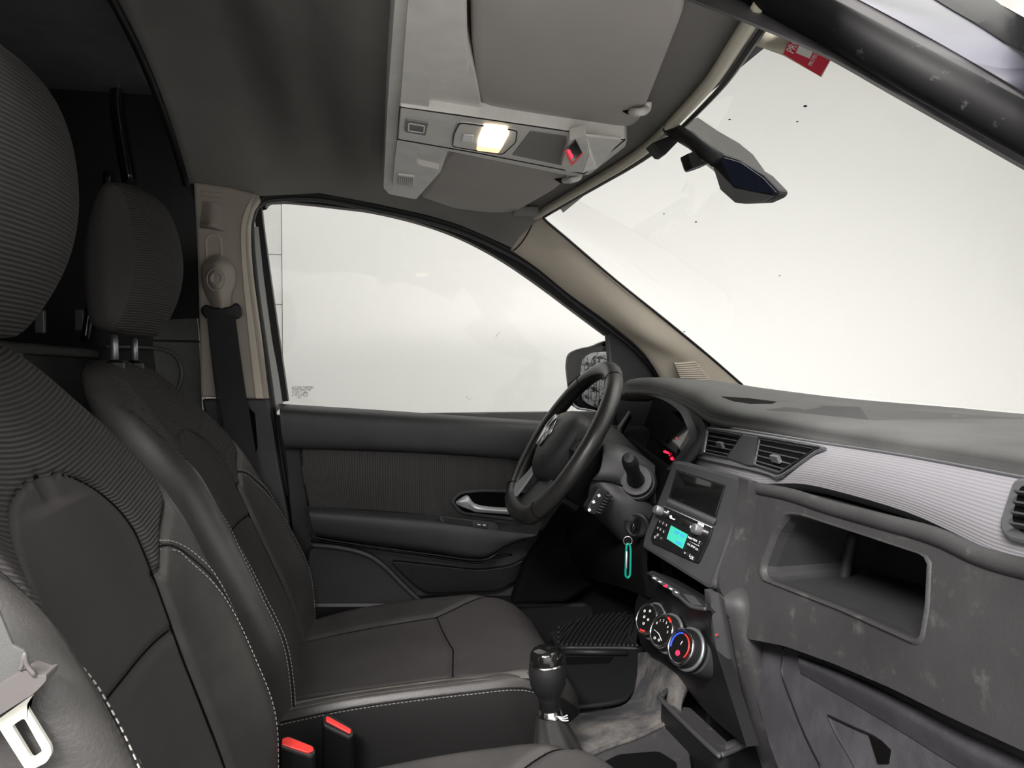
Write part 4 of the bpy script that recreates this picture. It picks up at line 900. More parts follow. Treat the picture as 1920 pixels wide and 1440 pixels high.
# radio surround
sr = slab('radio_surround', roundc(R_([(1262, 862), (1280, 864), (1393, 894), (1404, 902), (1403, 916), (1337, 1100), (1326, 1104), (1202, 1026), (1208, 1000)]), .008), V((.09, 0, -.03)), 'plastic', da, .007)
bmh = R_([(1268, 880), (1361, 910), (1343, 971), (1254, 932)], .001)
slab('screen_recess', bmh, -SPn*.002, 'black', sr, .0005)
slab('display_glass', roundc(R_([(1272, 884), (1358, 912), (1340, 967), (1258, 932)], .0022), .004), -SPn*.002, 'gloss_black', sr, .0004)
surf('ledge', [R_([(1252, 935), (1342, 973)], .001), R_([(1251, 940), (1341, 979)], .006), R_([(1248, 946), (1337, 985)], .001)], 'rubber_grey', sr, 3, 3)
XR = V((0, -1, 0)); XR = (XR-SPn*XR.dot(SPn)).normalized(); RR = Matrix((XR, SPn.cross(XR), SPn)).transposed()
ra = empty('car_radio', R_([(1275, 1000)])[0], 'black car radio with lit green display and two round knobs', 'radio')
slab('radio_face', roundc(R_([(1244, 948), (1335, 988), (1329, 1010), (1308, 1056), (1296, 1052), (1222, 1018), (1220, 1008)], .004), .004), -SPn*.01, 'black', ra, .001)
slab('cassette_strip', R_([(1246, 957), (1331, 994), (1326, 1006), (1241, 968)], .0048), -SPn*.002, 'gloss_black', ra, .0005)
tube('top_trim_line', R_([(1245, 949), (1335, 989)], .005), .0007, 'satin', ra, n=6)
lcd = slab('radio_display', roundc(R_([(1258, 985), (1289, 1002), (1279, 1029), (1250, 1010)], .006), .001), -SPn*.001, 'lcd', ra, 0)
text('display_text', '10:42', R_([(1272, 1003)], .0065)[0], RR, .014, 'lcd_digit', lcd, .0001) if False else None
for k, (a, b, w_) in enumerate([(1266, 994, 9), (1277, 1000, 8), (1268, 1013, 12)]):
    slab('display_segment', R_([(a, b), (a+w_, b+w_*.45), (a+w_-2, b+w_*.45+5), (a-2, b+5)], .0064), -SPn*.0002, 'lcd_digit', lcd, 0)
for i, (a, b) in enumerate([(1240, 959), (1313, 995)]):
    lathe('radio_knob', [(0, 0), (.0090, 0), (.0088, .012), (.0075, .0145), (0, .015)], R_([(a, b)], .004)[0], SPn, 'satin_dark', ra, 20, up=V((0, 0, 1)))
for r_i, row in enumerate([[(1237, 978), (1243, 981), (1249, 985)], [(1233, 990), (1238, 993), (1244, 997)], [(1228, 1007), (1233, 1003), (1239, 1010)]]):
    for k, q in enumerate(row):
        s_ = ['1', '2', '3', '4', '5', '6', '', '', '*'][r_i*3+k]
        bt = slab('radio_button', R_([(q[0]-2.2, q[1]-4.5), (q[0]+3.2, q[1]-2), (q[0]+1.2, q[1]+4), (q[0]-4, q[1]+1.6)], .0062), -SPn*.002, 'rubber', ra, .0005)
        if s_: text('button_print', s_, R_([q], .0066)[0], RR, .0062, 'white_print', bt, .0001)
        elif k < 2: tube('button_print', [R_([q], .0066)[0]+RR @ V((math.cos(t)*.0024, math.sin(t)*.0024, 0)) for t in [i*math.pi/4 for i in range(8)]], .0003, 'white_print', bt, closed=True, n=4)
for q, s_ in [((1294, 1009), 'RADIO'), ((1303, 1013), 'MEDIA'), ((1311, 1018), 'T'), ((1291, 1021), '<<'), ((1299, 1025), 'SETUP'), ((1306, 1030), '>>'), ((1284, 1037), '='), ((1294, 1042), 'L.'), ((1297, 1046), 'OK')]:
    bt = slab('radio_button', R_([(q[0]-4, q[1]-5), (q[0]+5, q[1]-1), (q[0]+3, q[1]+5), (q[0]-6, q[1]+1)], .0060), -SPn*.002, 'rubber', ra, .0005)
    text('button_print', s_, R_([q], .0064)[0], RR, .0048 if len(s_) > 2 else .008, 'white_print', bt, .0001)
tube('button_line', R_([(1293, 1015), (1311, 1024)], .0064), .0004, 'white_print', ra, n=4)
slab('radio_symbol', R_([(1255, 967), (1259, 966), (1260, 971), (1266, 973), (1264, 975), (1256, 972)], .0055), -SPn*.0004, 'white_print', ra, 0)
slab('radio_symbol', R_([(1294, 985), (1300, 987), (1298, 991), (1293, 990)], .0055), -SPn*.0004, 'white_print', ra, 0)
slab('radio_symbol', R_([(1251, 957), (1255, 959), (1251, 962)], .0055), -SPn*.0004, 'white_print', ra, 0)
slab('radio_symbol', R_([(1309, 979), (1320, 984), (1319, 988), (1308, 983)], .0055), -SPn*.0004, 'console_grey', ra, 0)

# switch row below the surround
HPp, HPn = V((.505, 0, .592)), V((-.75, -.05, .66)).normalized()
H = lambda l, o=0: Q(l, HPp, HPn, o)
swr = slab('switch_row', H([(1210, 1074), (1222, 1069), (1280, 1103), (1324, 1130), (1322, 1142), (1296, 1138), (1262, 1112)]), V((.05, 0, -.02)), 'rubber', da, .002)
for k in range(5):
    a, b = 1224+k*10.2, 1077+k*6.6
    bt = slab('dash_switch', H([(a, b), (a+9, b+5.5), (a+6, b+12.5), (a-3, b+7)], .003), -HPn*.003, 'plastic', swr, .0008)
    m_ = 'red_glow' if k == 2 else 'white_print'; cx, cy = a+3.4, b+6.5
    slab('switch_mark', H([(cx-5, cy+2), (cx+4, cy-1.5), (cx+1, cy+5)] if k == 2 else [(cx-2.6, cy-1.6), (cx+2.6, cy+.6), (cx+1.6, cy+2.4), (cx-3.2, cy+.4)], .0035), -HPn*.0003, m_, bt, 0)
slab('blank_plate', H([(1278, 1112), (1300, 1117), (1318, 1136), (1296, 1134)], .003), -HPn*.003, 'plastic', swr, .001)
tube('row_lip', H([(1262, 1112), (1275, 1120), (1294, 1136), (1308, 1140), (1324, 1142)], .002), .003, 'plastic', swr, sm=4, n=8)

# climate dials
cl = empty('climate_panel', P(1243, 1180, x=.51), 'three round climate control dials with silver rims low on the centre stack', 'climate control')
AX = V((-.88, -.25, .40)).normalized(); XD = V((0, 0, 1)).cross(AX).normalized(); RD = Matrix((XD, AX.cross(XD), AX)).transposed()
def Dp(c, x, y, o=.0): return c+RD @ V((x, y, o))
for i, (q, xx) in enumerate([((1212, 1160), .500), ((1240, 1183), .492), ((1276, 1212), .484)]):
    c_ = P(*q, x=xx); r_ = .0285
    d_ = lathe('climate_dial', [(0, -.055), (r_*1.02, -.055), (r_*1.08, -.012), (r_*1.02, -.004), (r_*.98, 0), (r_*.9, .001), (0, .001)], c_, AX, 'rubber', cl, 40)
    tube('dial_rim', [Dp(c_, math.cos(t)*r_*.96, math.sin(t)*r_*.96, 0) for t in [k*math.pi/20 for k in range(40)]], .0026, 'chrome', d_, closed=True, n=8)
    tube('dial_ring', [Dp(c_, math.cos(t)*r_*1.13, math.sin(t)*r_*1.13, -.018) for t in [k*math.pi/20 for k in range(40)]], .0032, 'satin_dark', d_, closed=True, n=8)
    lathe('dial_face', [(0, .0), (r_*.86, 0), (r_*.86, .0012), (0, .0012)], c_, AX, 'gloss_black', d_, 40)
    def arc(a0, a1, r1, m, th=.0014): tube('dial_arc', [Dp(c_, math.cos(t)*r1, math.sin(t)*r1, .0018) for t in [math.radians(a0+(a1-a0)*k/12) for k in range(13)]], th, m, d_, n=6)
    if i == 0:
        arc(-100, -70, r_*.80, 'orange_red', .0018)
        for x_, y_ in [(-.35, .4), (.15, .55), (-.2, .05), (.25, 0), (-.05, -.35)]:
            tube('dial_symbol', [Dp(c_, x_*r_+math.cos(t)*.0022, y_*r_+math.sin(t)*.0022, .0016) for t in [k*math.pi/3 for k in range(6)]], .0006, 'white_print', d_, closed=True, n=4)
    if i == 1:
        arc(50, 72, r_*.95, 'orange_red', .0024)
        for k in range(6):
            t = math.radians(150-k*28); text('dial_number', str(k), Dp(c_, math.cos(t)*r_*.62, math.sin(t)*r_*.62, .0016), RD, .0062, 'white_print', d_, .0001)
        tube('dial_mark', [Dp(c_, -.6*r_, -.12*r_, .0016), Dp(c_, -.1*r_, -.2*r_, .0016), Dp(c_, .35*r_, -.5*r_, .0016)], .0006, 'white_print', d_, n=4)
        for x_ in (-.3, .12): tube('dial_symbol', [Dp(c_, x_*r_+math.cos(t)*.0024, -.55*r_+math.sin(t)*.002, .0016) for t in [k*math.pi/3 for k in range(6)]], .0006, 'white_print', d_, closed=True, n=4)
    if i == 2:
        arc(200, 95, r_*.72, 'blue_glow', .0013); arc(85, -40, r_*.72, 'orange_red', .0012)
        slab('dial_glow', [Dp(c_, math.cos(t)*.005-.0, math.sin(t)*.0045-.011, .0018) for t in [k*math.pi/6 for k in range(12)]], AX*-.0004, 'red_glow', d_, 0)
        tube('dial_mark', [Dp(c_, 0, .002, .0016), Dp(c_, .002, .009, .0016)], .0006, 'white_print', d_, n=4)
        lathe('dial_base', [(0, -.10), (r_*1.3, -.10), (r_*1.25, -.03), (0, -.03)], c_, AX, 'plastic', cl, 40)

# instrument cluster
ic = empty('instrument_cluster', P(1235, 830, y=.36), 'dark instrument cluster with red warning lights under the dashboard hood', 'instrument cluster')
hood = [(1178, 733), (1186, 748), (1190, 770), (1178, 800)]
surf('cluster_hood', [[P(1178, 731, y=.54), P(1210, 733, y=.46), P(1248, 742, y=.36), P(1282, 762, y=.27), P(1299, 790, y=.22), P(1306, 818, y=.20), P(1290, 846, y=.20), P(1262, 884, y=.22)],
                      [P(1177, 740, y=.54), P(1210, 742, y=.46), P(1245, 750, y=.36), P(1276, 770, y=.27), P(1290, 796, y=.22), P(1296, 820, y=.205), P(1284, 843, y=.205), P(1256, 880, y=.225)],
                      [W(.74, .55, .875), W(.75, .46, .885), W(.755, .36, .885), W(.755, .28, .875), W(.75, .235, .84), W(.745, .225, .80), W(.73, .22, .77), W(.72, .22, .73)]], 'plastic_soft', ic, 6, 6, .004, tv=V((1, 0, 0)))
surf('hood_front', [[P(1178, 731, y=.54), P(1210, 733, y=.46), P(1248, 742, y=.36), P(1282, 762, y=.27), P(1300, 790, y=.22), P(1307, 818, y=.20), P(1290, 848, y=.20), P(1262, 886, y=.22)],
                    [P(1176, 722, y=.54), P(1210, 724, y=.46), P(1250, 733, y=.36), P(1292, 755, y=.26), P(1318, 790, y=.19), P(1320, 812, y=.17), P(1300, 858, y=.17), P(1266, 896, y=.21)]], 'plastic', ic, 6, 3, .006, tv=V((1, 0, 0)))
CPp, CPn = V((.735, .38, .80)), V((-.93, 0, .36)).normalized()
C_ = lambda l, o=0: Q(l, CPp, CPn, o)
slab('cluster_face', C_([(1150, 735), (1262, 750), (1310, 800), (1300, 870), (1250, 905), (1130, 890)], 0), -CPn*.01, 'gloss_black', ic, 0)
gc = C_([(1262, 868)], .001)[0]
XC = V((0, -1, 0)); RC = Matrix((XC, CPn.cross(XC), CPn)).transposed()
for cx_, cy_, rr in ((.28, .79, .052), (.48, .79, .052)):
    cc = V((0, cx_, 0)); cc.z = cy_; cc.x = CPp.x+(cc.z-CPp.z)*CPn.z/-CPn.x
    for k in range(28):
        t = math.radians(225-k*10); a = cc+RC @ V((math.cos(t)*rr, math.sin(t)*rr, .002)); b = cc+RC @ V((math.cos(t)*rr*.88, math.sin(t)*rr*.88, .002))
        tube('gauge_tick', [a, b], .0005, 'rubber_grey', ic, n=4)
slab('warning_light', C_([(1243, 846), (1247, 844), (1250, 846), (1254, 848), (1255, 851), (1245, 849)], .004), -CPn*.0005, 'red_glow', ic, 0)
slab('warning_light', C_([(1256, 858), (1262, 857), (1263, 863), (1258, 863)], .004), -CPn*.0005, 'red_glow', ic, 0)
slab('warning_light', C_([(1254, 853), (1256, 853), (1256, 855), (1254, 855)], .004), -CPn*.0005, 'red_glow', ic, 0)
slab('warning_light', C_([(1248, 871), (1252, 871), (1251, 873), (1247, 873)], .004), -CPn*.0005, 'green_glow', ic, 0)
slab('warning_light', C_([(1267, 820), (1269, 820), (1269, 822), (1267, 822)], .004), -CPn*.0005, 'red_glow', ic, 0)
# left outer vent beside the cluster
lv_ = slab('driver_side_vent', PL([(1163, 800), (1183, 770), (1188, 783), (1166, 832), (1152, 834)], y=.57), V((0, .02, 0)), 'plastic', da, .003)
slab('vent_opening', PL([(1166, 803), (1182, 777), (1184, 784), (1166, 818)], y=.568), V((0, .002, 0)), 'void', lv_, 0)
for k in range(3): tube('slat', PL([(1155+k*2, 830-k*5), (1167+k*2, 831-k*5)], y=.567), .0015, 'plastic', lv_, n=6)
# driver side lower dash
surf('driver_dash_lower', [[P(1160, 800, y=.66), P(1190, 830, y=.45), P(1262, 885, y=.21)], [P(1120, 900, y=.62), P(1180, 930, y=.42), P(1240, 940, y=.18)], [P(1060, 1000, y=.60), P(1130, 1030, y=.40), P(1205, 1040, y=.16)], [P(1090, 1080, y=.60), P(1160, 1100, y=.42), P(1215, 1120, y=.16)]], 'void', da, 6, 6, .01, tv=V((1, 0, 0)))  # void material deepens the shade here through its colour
# ------------------------------------------------------------------ steering wheel and column
AL = math.radians(33); WN = V((-math.cos(AL), .0, math.sin(AL))).normalized(); WY = V((0, 1, 0)); WY = (WY-WN*WY.dot(WN)).normalized(); WT = WN.cross(WY).normalized()
if WT.z < 0: WT = -WT
WC = P(1050, 832, y=.37)
def wp(a, b, o=0): return WC+WY*a+WT*b+WN*o        # a to the door side, b up the wheel, o towards the driver
sw_ = empty('steering_wheel', WC, 'black leather steering wheel with silver spoke trims', 'steering wheel')
RW = .1935
rim = []
for k in range(64):
    t = 2*math.pi*k/64; a, b = math.sin(t)*RW, math.cos(t)*RW
    if b < -.155: b = -.155+(b+.155)*.45
    rim.append(wp(a, b))
tube('rim', rim, lambda s: (.0195, .0175), 'wheel_leather', sw_, closed=True, n=16)
for t in (-.52, .62, 2.35, 3.9):
    a, b = math.sin(t)*RW, math.cos(t)*RW
    if b < -.155: b = -.155+(b+.155)*.45
    c_ = wp(a, b); tt = (wp(math.sin(t+.02)*RW, math.cos(t+.02)*RW)-wp(math.sin(t)*RW, math.cos(t)*RW)).normalized(); u = tt.orthogonal().normalized(); v = tt.cross(u)
    tube('rim_seam', [c_+u*math.cos(q)*.0190+v*math.sin(q)*.0190 for q in [i*math.pi/8 for i in range(16)]], .0009, 'void', sw_, closed=True, n=5)
# hub
hubo = [(-.075, .030), (-.060, .058), (0, .068), (.060, .058), (.075, .030), (.070, -.02), (.045, -.062), (0, -.078), (-.045, -.062), (-.070, -.02)]
hub = cr([V((a*1.2, b*1.15, 0)) for a, b in hubo], 6, True); n_ = len(hub)
rings = [(.0, .012), (.55, .008), (.85, -.002), (.97, -.012), (1.0, -.022), (1.0, -.055), (.0, -.06)]
HO = .024
vs_ = [wp(p.x*s*.94, p.y*s*1.02, h+HO) for s, h in rings for p in hub]
link('hub_cover', mesh(vs_, [(i*n_+k, i*n_+(k+1) % n_, (i+1)*n_+(k+1) % n_, (i+1)*n_+k) for i in range(len(rings)-1) for k in range(n_)]), 'plastic', sw_, True)
# diamond emblem outline
tube('emblem', [wp(0, .050, .012+HO), wp(.020, .012, .013+HO), wp(0, -.026, .012+HO), wp(-.020, .012, .013+HO)], .0024, 'chrome', sw_, closed=True, n=8)
tube('emblem', [wp(0, .030, .012+HO), wp(.009, .012, .013+HO), wp(0, -.006, .012+HO), wp(-.009, .012, .013+HO)], .0018, 'chrome', sw_, closed=True, n=8)
text('hub_text', 'AIRBAG', wp(-.035, -.045, .006+HO), Matrix((-WY, WT, WN)).transposed(), .008, 'rubber', sw_, .0003)
for s in (-1, 1):
    sp = surf('spoke', [[wp(s*.055, .036, -.012), wp(s*.11, .030, -.012), wp(s*.185, .034, -.004)], [wp(s*.055, .01, -.004), wp(s*.11, .008, -.004), wp(s*.185, .010, .004)], [wp(s*.055, -.022, -.012), wp(s*.11, -.018, -.012), wp(s*.185, -.018, -.004)]], 'plastic', sw_, 4, 4, .012, tv=-WN)
    if s > 0: tube('spoke_trim', [wp(s*.085, .050, .020), wp(s*.125, .044, .014), wp(s*.152, .028, .010), wp(s*.125, -.004, .014), wp(s*.090, -.022, .020)], .0035, 'satin', sp, closed=True, sm=3, n=8)
    for k in range(3): slab('wheel_button', [wp(s*(.088+k*.018), .022, .001), wp(s*(.102+k*.018), .021, .002), wp(s*(.102+k*.018), -.004, .002), wp(s*(.088+k*.018), -.006, .001)], -WN*.006, 'black', sp, .001)
b_ = surf('spoke', [[wp(.045, -.05, -.014), wp(.050, -.11, -.010), wp(.075, -.168, -.004)], [wp(0, -.05, -.006), wp(0, -.11, -.004), wp(0, -.168, .0)], [wp(-.045, -.05, -.014), wp(-.050, -.11, -.010), wp(-.075, -.168, -.004)]], 'plastic', sw_, 4, 4, .012, tv=-WN)
for s in (1,):
    surf('silver_spoke', [[wp(s*.020, -.070, .016), wp(s*.030, -.10, .012), wp(s*.050, -.145, .010), wp(s*.075, -.160, .008)], [wp(s*.050, -.068, .014), wp(s*.078, -.095, .010), wp(s*.115, -.125, .008), wp(s*.138, -.134, .006)]], 'satin', b_, 4, 4, .005, tv=-WN)
# steering column
co = empty('steering_column', wp(0, 0, -.12), 'black steering column cowl behind the wheel with stalk and ignition lock', 'steering column')
lathe('column_collar', [(0, -.17), (.080, -.17), (.094, -.10), (.096, -.042), (.088, -.034), (0, -.030)], WC, WN, 'rubber', co, 36)
lc = surf('lower_cowl', [[P(1100, 955, y=.40), P(1122, 972, y=.40), P(1168, 1022, y=.40)], [P(1102, 950, y=.27), P(1128, 975, y=.27), P(1174, 1022, y=.27)],
     [P(1112, 903, y=.215), P(1150, 950, y=.20), P(1200, 1020, y=.215)], [P(1150, 905, y=.205), P(1190, 945, y=.19), P(1214, 985, y=.205)], [P(1160, 905, y=.22), P(1205, 928, y=.21), P(1232, 955, y=.22)], [P(1160, 900, y=.36), P(1205, 920, y=.36), P(1232, 948, y=.36)]], 'plastic', co, 6, 5, .006, tv=V((0, 1, 0)))
uc = surf('upper_cowl', [[P(1135, 825, y=.38), P(1175, 835, y=.38), P(1230, 870, y=.38)], [P(1133, 838, y=.25), P(1172, 845, y=.24), P(1228, 880, y=.24)], [P(1126, 880, y=.215), P(1172, 890, y=.205), P(1230, 925, y=.205)], [P(1110, 902, y=.22), P(1155, 908, y=.215), P(1230, 948, y=.215)]], 'plastic', co, 6, 5, .006, tv=V((0, 1, 0)))
tube('cowl_joint', [P(1108, 901, y=.208), P(1150, 905, y=.20), P(1195, 925, y=.198), P(1228, 948, y=.205)], .002, 'void', co, sm=4, n=6)
# wiper stalk pointing out to the passenger side
s0, s1, s2 = P(1193, 902, y=.20), P(1181, 872, y=.12), P(1176, 850, y=.06)
ax_ = (s2-s0).normalized()
lathe('stalk_boot', [(0, -.02), (.030, -.02), (.033, .0), (.031, .010), (.024, .012), (0, .006)], s0, ax_, 'plastic', co, 32)
lathe('boot_ring', [(0, -.03), (.038, -.03), (.040, -.008), (.036, -.002), (0, -.002)], s0, ax_, 'rubber', co, 32)
lathe('wiper_stalk', [(0, .0), (.019, 0), (.017, .02), (.0135, .05), (.0135, .10), (.0150, .102), (.0150, .125), (.0135, .138), (.009, .146), (0, .149)], s0, (s2-s0), 'rubber', co, 24)
# audio remote with symbols
rp = slab('audio_remote', roundc(PL([(1122, 915), (1134, 919), (1143, 922), (1140, 930), (1118, 966), (1104, 962), (1101, 952)], y=.185), .004), V((0, .03, 0)), 'rubber', co, .003)
RV = Matrix((RT, V((0, 0, 1)), V((0, -1, 0)))).transposed()
for q in ((1123, 929), (1113, 941), (1105, 956)):
    c_ = P(*q, y=.1835); k = .0018
    for dx, dz in ((-1, .3), (.4, 1), (1, -.4), (-.2, -1)):
        slab('remote_symbol', [c_+V((dx*k+a*.0014, 0, dz*k+b*.0014)) for a, b in ((-1, -1), (1, -1), (1, 1), (-1, 1))], V((0, .0004, 0)), 'white_print', rp, 0)
for k in range(7):
    c_ = P(1123+k*3.1, 961-k*5.2, y=.18); tube('thumb_wheel', [c_+V((-.006, 0, .002)), c_+V((0, -.004, 0)), c_+V((.006, 0, -.002))], .0022, 'rubber', rp, sm=3, n=8)
# ignition
iax = (CAM+V((-.35, 0, -.2))-P(1192, 985, y=.18)).normalized()
lathe('ignition_ring', [(0, -.02), (.024, -.02), (.025, 0), (.021, .003), (.017, .0), (0, -.004)], P(1193, 985, y=.19), iax, 'rubber', co, 28)
ky = empty('ignition_key', P(1188, 995, y=.16), 'black car key in the ignition, hanging a steel ring and a teal carabiner', 'key')
lathe('key_head', [(0, 0), (.010, 0), (.013, .012), (.012, .040), (.008, .044), (0, .045)], P(1195, 975, y=.185), P(1181, 1003, y=.13)-P(1195, 975, y=.185), 'gloss_black', ky, 16, sx=.55)
rc = P(1177, 1014, y=.128); 
tube('key_ring', [rc+RT*math.cos(t)*.0082+V((0, 0, math.sin(t)*.0082)) for t in [i*math.pi/12 for i in range(24)]], .0009, 'chrome', ky, closed=True, n=6)
cbp = [P(a, b, y=.126) for a, b in [(1177, 1020), (1182, 1027), (1182, 1060), (1181, 1078), (1177, 1083), (1173, 1078), (1173.5, 1060), (1174.5, 1027)]]
tube('carabiner', cbp, .0023, 'teal', ky, closed=True, sm=4, n=8)
tube('carabiner_gate', PL([(1175, 1034), (1174.6, 1066)], y=.124), .0014, 'satin', ky, n=6)

# ------------------------------------------------------------------ floor, mat, console
fl = box('floor', (.45, 0, .20), (1.5, 1.36, .10), 'black', None, 0); struct(fl); fl.name = 'trim_9'; fl['label'] = 'black cab floor covering'
mt = slab('floor_mat', roundc(PZ([(940, 1205), (1050, 1208), (1195, 1208), (1202, 1225), (1198, 1262), (1182, 1305), (1150, 1322), (1050, 1332), (900, 1340)], .272), .04), V((0, 0, -.02)), 'rubber', None, .006)
tag(mt, 'black rubber floor mat in the driver footwell, ribbed in front', 'floor mat')
tube('mat_rim', PZ([(1050, 1215), (1190, 1216), (1200, 1226), (1196, 1262), (1180, 1302), (1150, 1318), (1050, 1330)], .276), .006, 'rubber', mt, sm=4)
tube('heel_bar', PZ([(1060, 1222), (1175, 1224)], .280), .007, 'rubber', mt, n=8)
slab('heel_slot', PZ([(1062, 1232), (1150, 1231), (1142, 1242), (1062, 1245)], .2745), V((0, 0, -.002)), 'void', mt, .0005)
MP, MN = P(1120, 1207, z=.272), V((-.30, -.25, 1)).normalized()
mq = Q([(1015, 1160), (1095, 1085), (1200, 1140), (1192, 1214), (1045, 1214)], MP, MN)
slab('ribbed_area', mq, -MN*.01, 'rubber', mt, .002)
for k in range(17):
    xb = 1052+k*9; q = Q([(xb, 1212), (xb+20, 1180), (xb+52-k*1.2, 1140+k*1.8), (min(1192, xb+92-k*3.5), 1110+k*3.6)], MP, MN, .004)
    if xb+92-k*3.5 > 1192: q = Q([(xb, 1212), (min(1180, xb+12), 1190), (min(1186, xb+24), 1172), (min(1190, xb+36), 1158)], MP, MN, .004)
    tube('mat_rib', q, .0036, 'rubber', mt, sm=4, n=6)
for k in range(7):
    tube('mat_rib', Q([(1046, 1206-k*9), (1058+k, 1190-k*9), (1076, 1172-k*9), (1098, 1152-k*8)], MP, MN, .004), .0036, 'rubber', mt, sm=4, n=6)
wall_ = slab('toe_board', [P(1000, 1080, y=.72), P(1230, 1000, y=.60), P(1250, 1200, y=.55), P(960, 1230, y=.72)], V((.05, .12, 0)), 'void', fl, 0)  # near-black colour stands for the shade at the toe board

gc_ = empty('centre_console', (.35, 0, .25), 'dusty black centre console with open tray between the footwells', 'console')
surf('tunnel', [[P(1196, 1225, z=.29), P(1215, 1222, z=.34), P(1262, 1225, z=.40), P(1300, 1260, z=.40)], [P(1193, 1275, z=.285), P(1215, 1280, z=.32), P(1250, 1290, z=.36), P(1280, 1310, z=.36)],
      [P(1175, 1318, z=.283), P(1200, 1330, z=.30), P(1240, 1340, z=.32), P(1275, 1355, z=.33)], [P(1110, 1335, z=.28), P(1130, 1352, z=.30), P(1180, 1365, z=.31), P(1260, 1380, z=.31)], [P(1070, 1338, z=.28), P(1080, 1366, z=.295), P(1090, 1400, z=.30), P(1120, 1430, z=.30)], [P(1040, 1350, z=.27), P(1050, 1390, z=.285), P(1060, 1440, z=.29), P(1080, 1480, z=.29)]], 'dusty', gc_, 6, 5, .01, tv=V((0, 0, -1)))
trim_pts = [(1264, 1284), (1243, 1303), (1244, 1316), (1338, 1408), (1350, 1413), (1366, 1411), (1458, 1368)]
tr = [(1264, 1284), (1243, 1303), (1244, 1316), (1338, 1408), (1362, 1412), (1458, 1368), (1400, 1320), (1330, 1275)]
to = roundc(PZ(tr, .355), .012); n_ = len(to); tcn = sum(to, V())/n_
vs_ = [p for p in to]+[tcn+(p-tcn)*.93+V((0, 0, -.02)) for p in to]+[tcn+(p-tcn)*.85+V((0, 0, -.09)) for p in to]+[tcn+(p-tcn)*1.04+V((0, 0, .001)) for p in to]+[tcn+(p-tcn)*1.08+V((0, 0, -.10)) for p in to]
fs = [(a*n_+k, a*n_+(k+1) % n_, b*n_+(k+1) % n_, b*n_+k) for a, b in ((0, 1), (1, 2), (3, 0), (4, 3)) for k in range(n_)]+[tuple(2*n_+k for k in range(n_))]
link('tray', mesh(vs_, fs), 'black', gc_, False)
tube('tray_rim', PZ(trim_pts, .357), .0045, 'plastic', gc_, sm=5, n=10)
slab('tray_front', [P(1362, 1412, z=.352), P(1458, 1370, z=.352), P(1500, 1450, z=.25), P(1400, 1520, z=.25)], V((.02, .05, -.01)), 'dusty', gc_, .004)
slab('tray_side', [P(1245, 1320, z=.348), P(1338, 1410, z=.348), P(1330, 1500, z=.26), P(1270, 1400, z=.27)], V((.05, .0, -.01)), 'dash_low', gc_, .003)
bx_ = slab('rear_box', PZ([(1085, 1428), (1262, 1352), (1290, 1385), (1300, 1460), (1100, 1520)], .315), V((0, 0, -.08)), 'dash_low', gc_, .004)
tube('box_rim', PZ([(1084, 1429), (1130, 1405), (1200, 1380), (1262, 1350)], .318), .004, 'dusty', gc_, sm=3)
slab('box_recess', roundc(PZ([(1112, 1438), (1160, 1414), (1235, 1408), (1270, 1430), (1260, 1500), (1120, 1500)], .3165), .01), V((0, 0, -.002)), 'void', bx_, .0005)

gl_ = empty('gear_lever', P(1030, 1400, y=0), 'black gear lever with chrome ringed knob and leather gaiter', 'gear lever')
c0, c1 = P(1032, 1345, y=-.01), P(1023, 1216, y=-.01); ga = (c1-c0); Lg = ga.length; k_ = Lg/130
def gp(h, r): return (r*k_, h*k_)
lathe('knob_grip', [gp(34, 0), gp(34, 20), gp(42, 21), gp(50, 27), gp(64, 33), (35*k_, 82*k_), (34.5*k_, 92*k_), (32*k_, 102*k_), (0, 104*k_)], c0, ga, 'rubber', gl_, 32)
lathe('knob_ring', [gp(101, 0), gp(101, 32), gp(103, 33), gp(105, 31.5), gp(105, 0)], c0, ga, 'chrome', gl_, 32)
lathe('knob_top', [gp(104, 0), gp(104, 31), gp(114, 31), gp(124, 28.5), gp(129, 24), gp(131, 14), gp(131.5, 0)], c0, ga, 'gloss_black', gl_, 32)
lathe('lever_neck', [gp(8, 0), gp(8, 18), gp(24, 20), gp(36, 20), gp(36, 0)], c0, ga, 'black', gl_, 24)
lathe('chrome_collar', [gp(2, 0), gp(2, 24), gp(8, 23), gp(16, 19), gp(18, 0)], c0, ga, 'chrome', gl_, 28)
an = ga.normalized(); gx = RT; gz = (V((0, 0, 1))-an*an.z)
tcx = c0+an*(130.2*k_); kx = (RT-an*RT.dot(an)).normalized(); ky_ = an.cross(kx)
for s, (a, b) in zip('135', ((-12, 5), (0, 6), (12, 5))): text('shift_number', s, tcx+kx*a*k_+ky_*b*k_-an*abs(a)*.25*k_, Matrix((kx, ky_, an)).transposed(), 11*k_, 'white_print', gl_, .0003)
for s, (a, b) in zip('24R', ((-12, -9), (0, -10), (12, -9))): text('shift_number', s, tcx+kx*a*k_+ky_*b*k_-an*abs(a)*.25*k_, Matrix((kx, ky_, an)).transposed(), 9*k_, 'white_print', gl_, .0003)
tube('shift_line', [tcx+kx*-12*k_-ky_*1.5*k_, tcx+kx*12*k_-ky_*1.5*k_], .0007, 'white_print', gl_, n=4)
gv = []; gf = []
for i in range(15):
    s = i/14; h = 4-110*s; r0 = 25+34*s**1.1
    for k in range(40):
        t = 2*math.pi*k/40; r = (r0*(1+.07*math.sin(5*t+3*s)*s+.04*math.sin(9*t-4*s)))*k_
        gv.append(c0+an*h*k_*1.0+RT*math.cos(t)*r*(1+.1*s)+FW*math.sin(t)*r+RT*(14*s)*k_)
gf = [(i*40+k, i*40+(k+1) % 40, (i+1)*40+(k+1) % 40, (i+1)*40+k) for i in range(14) for k in range(40)]
link('gaiter', mesh(gv, gf), 'gaiter', gl_, True)
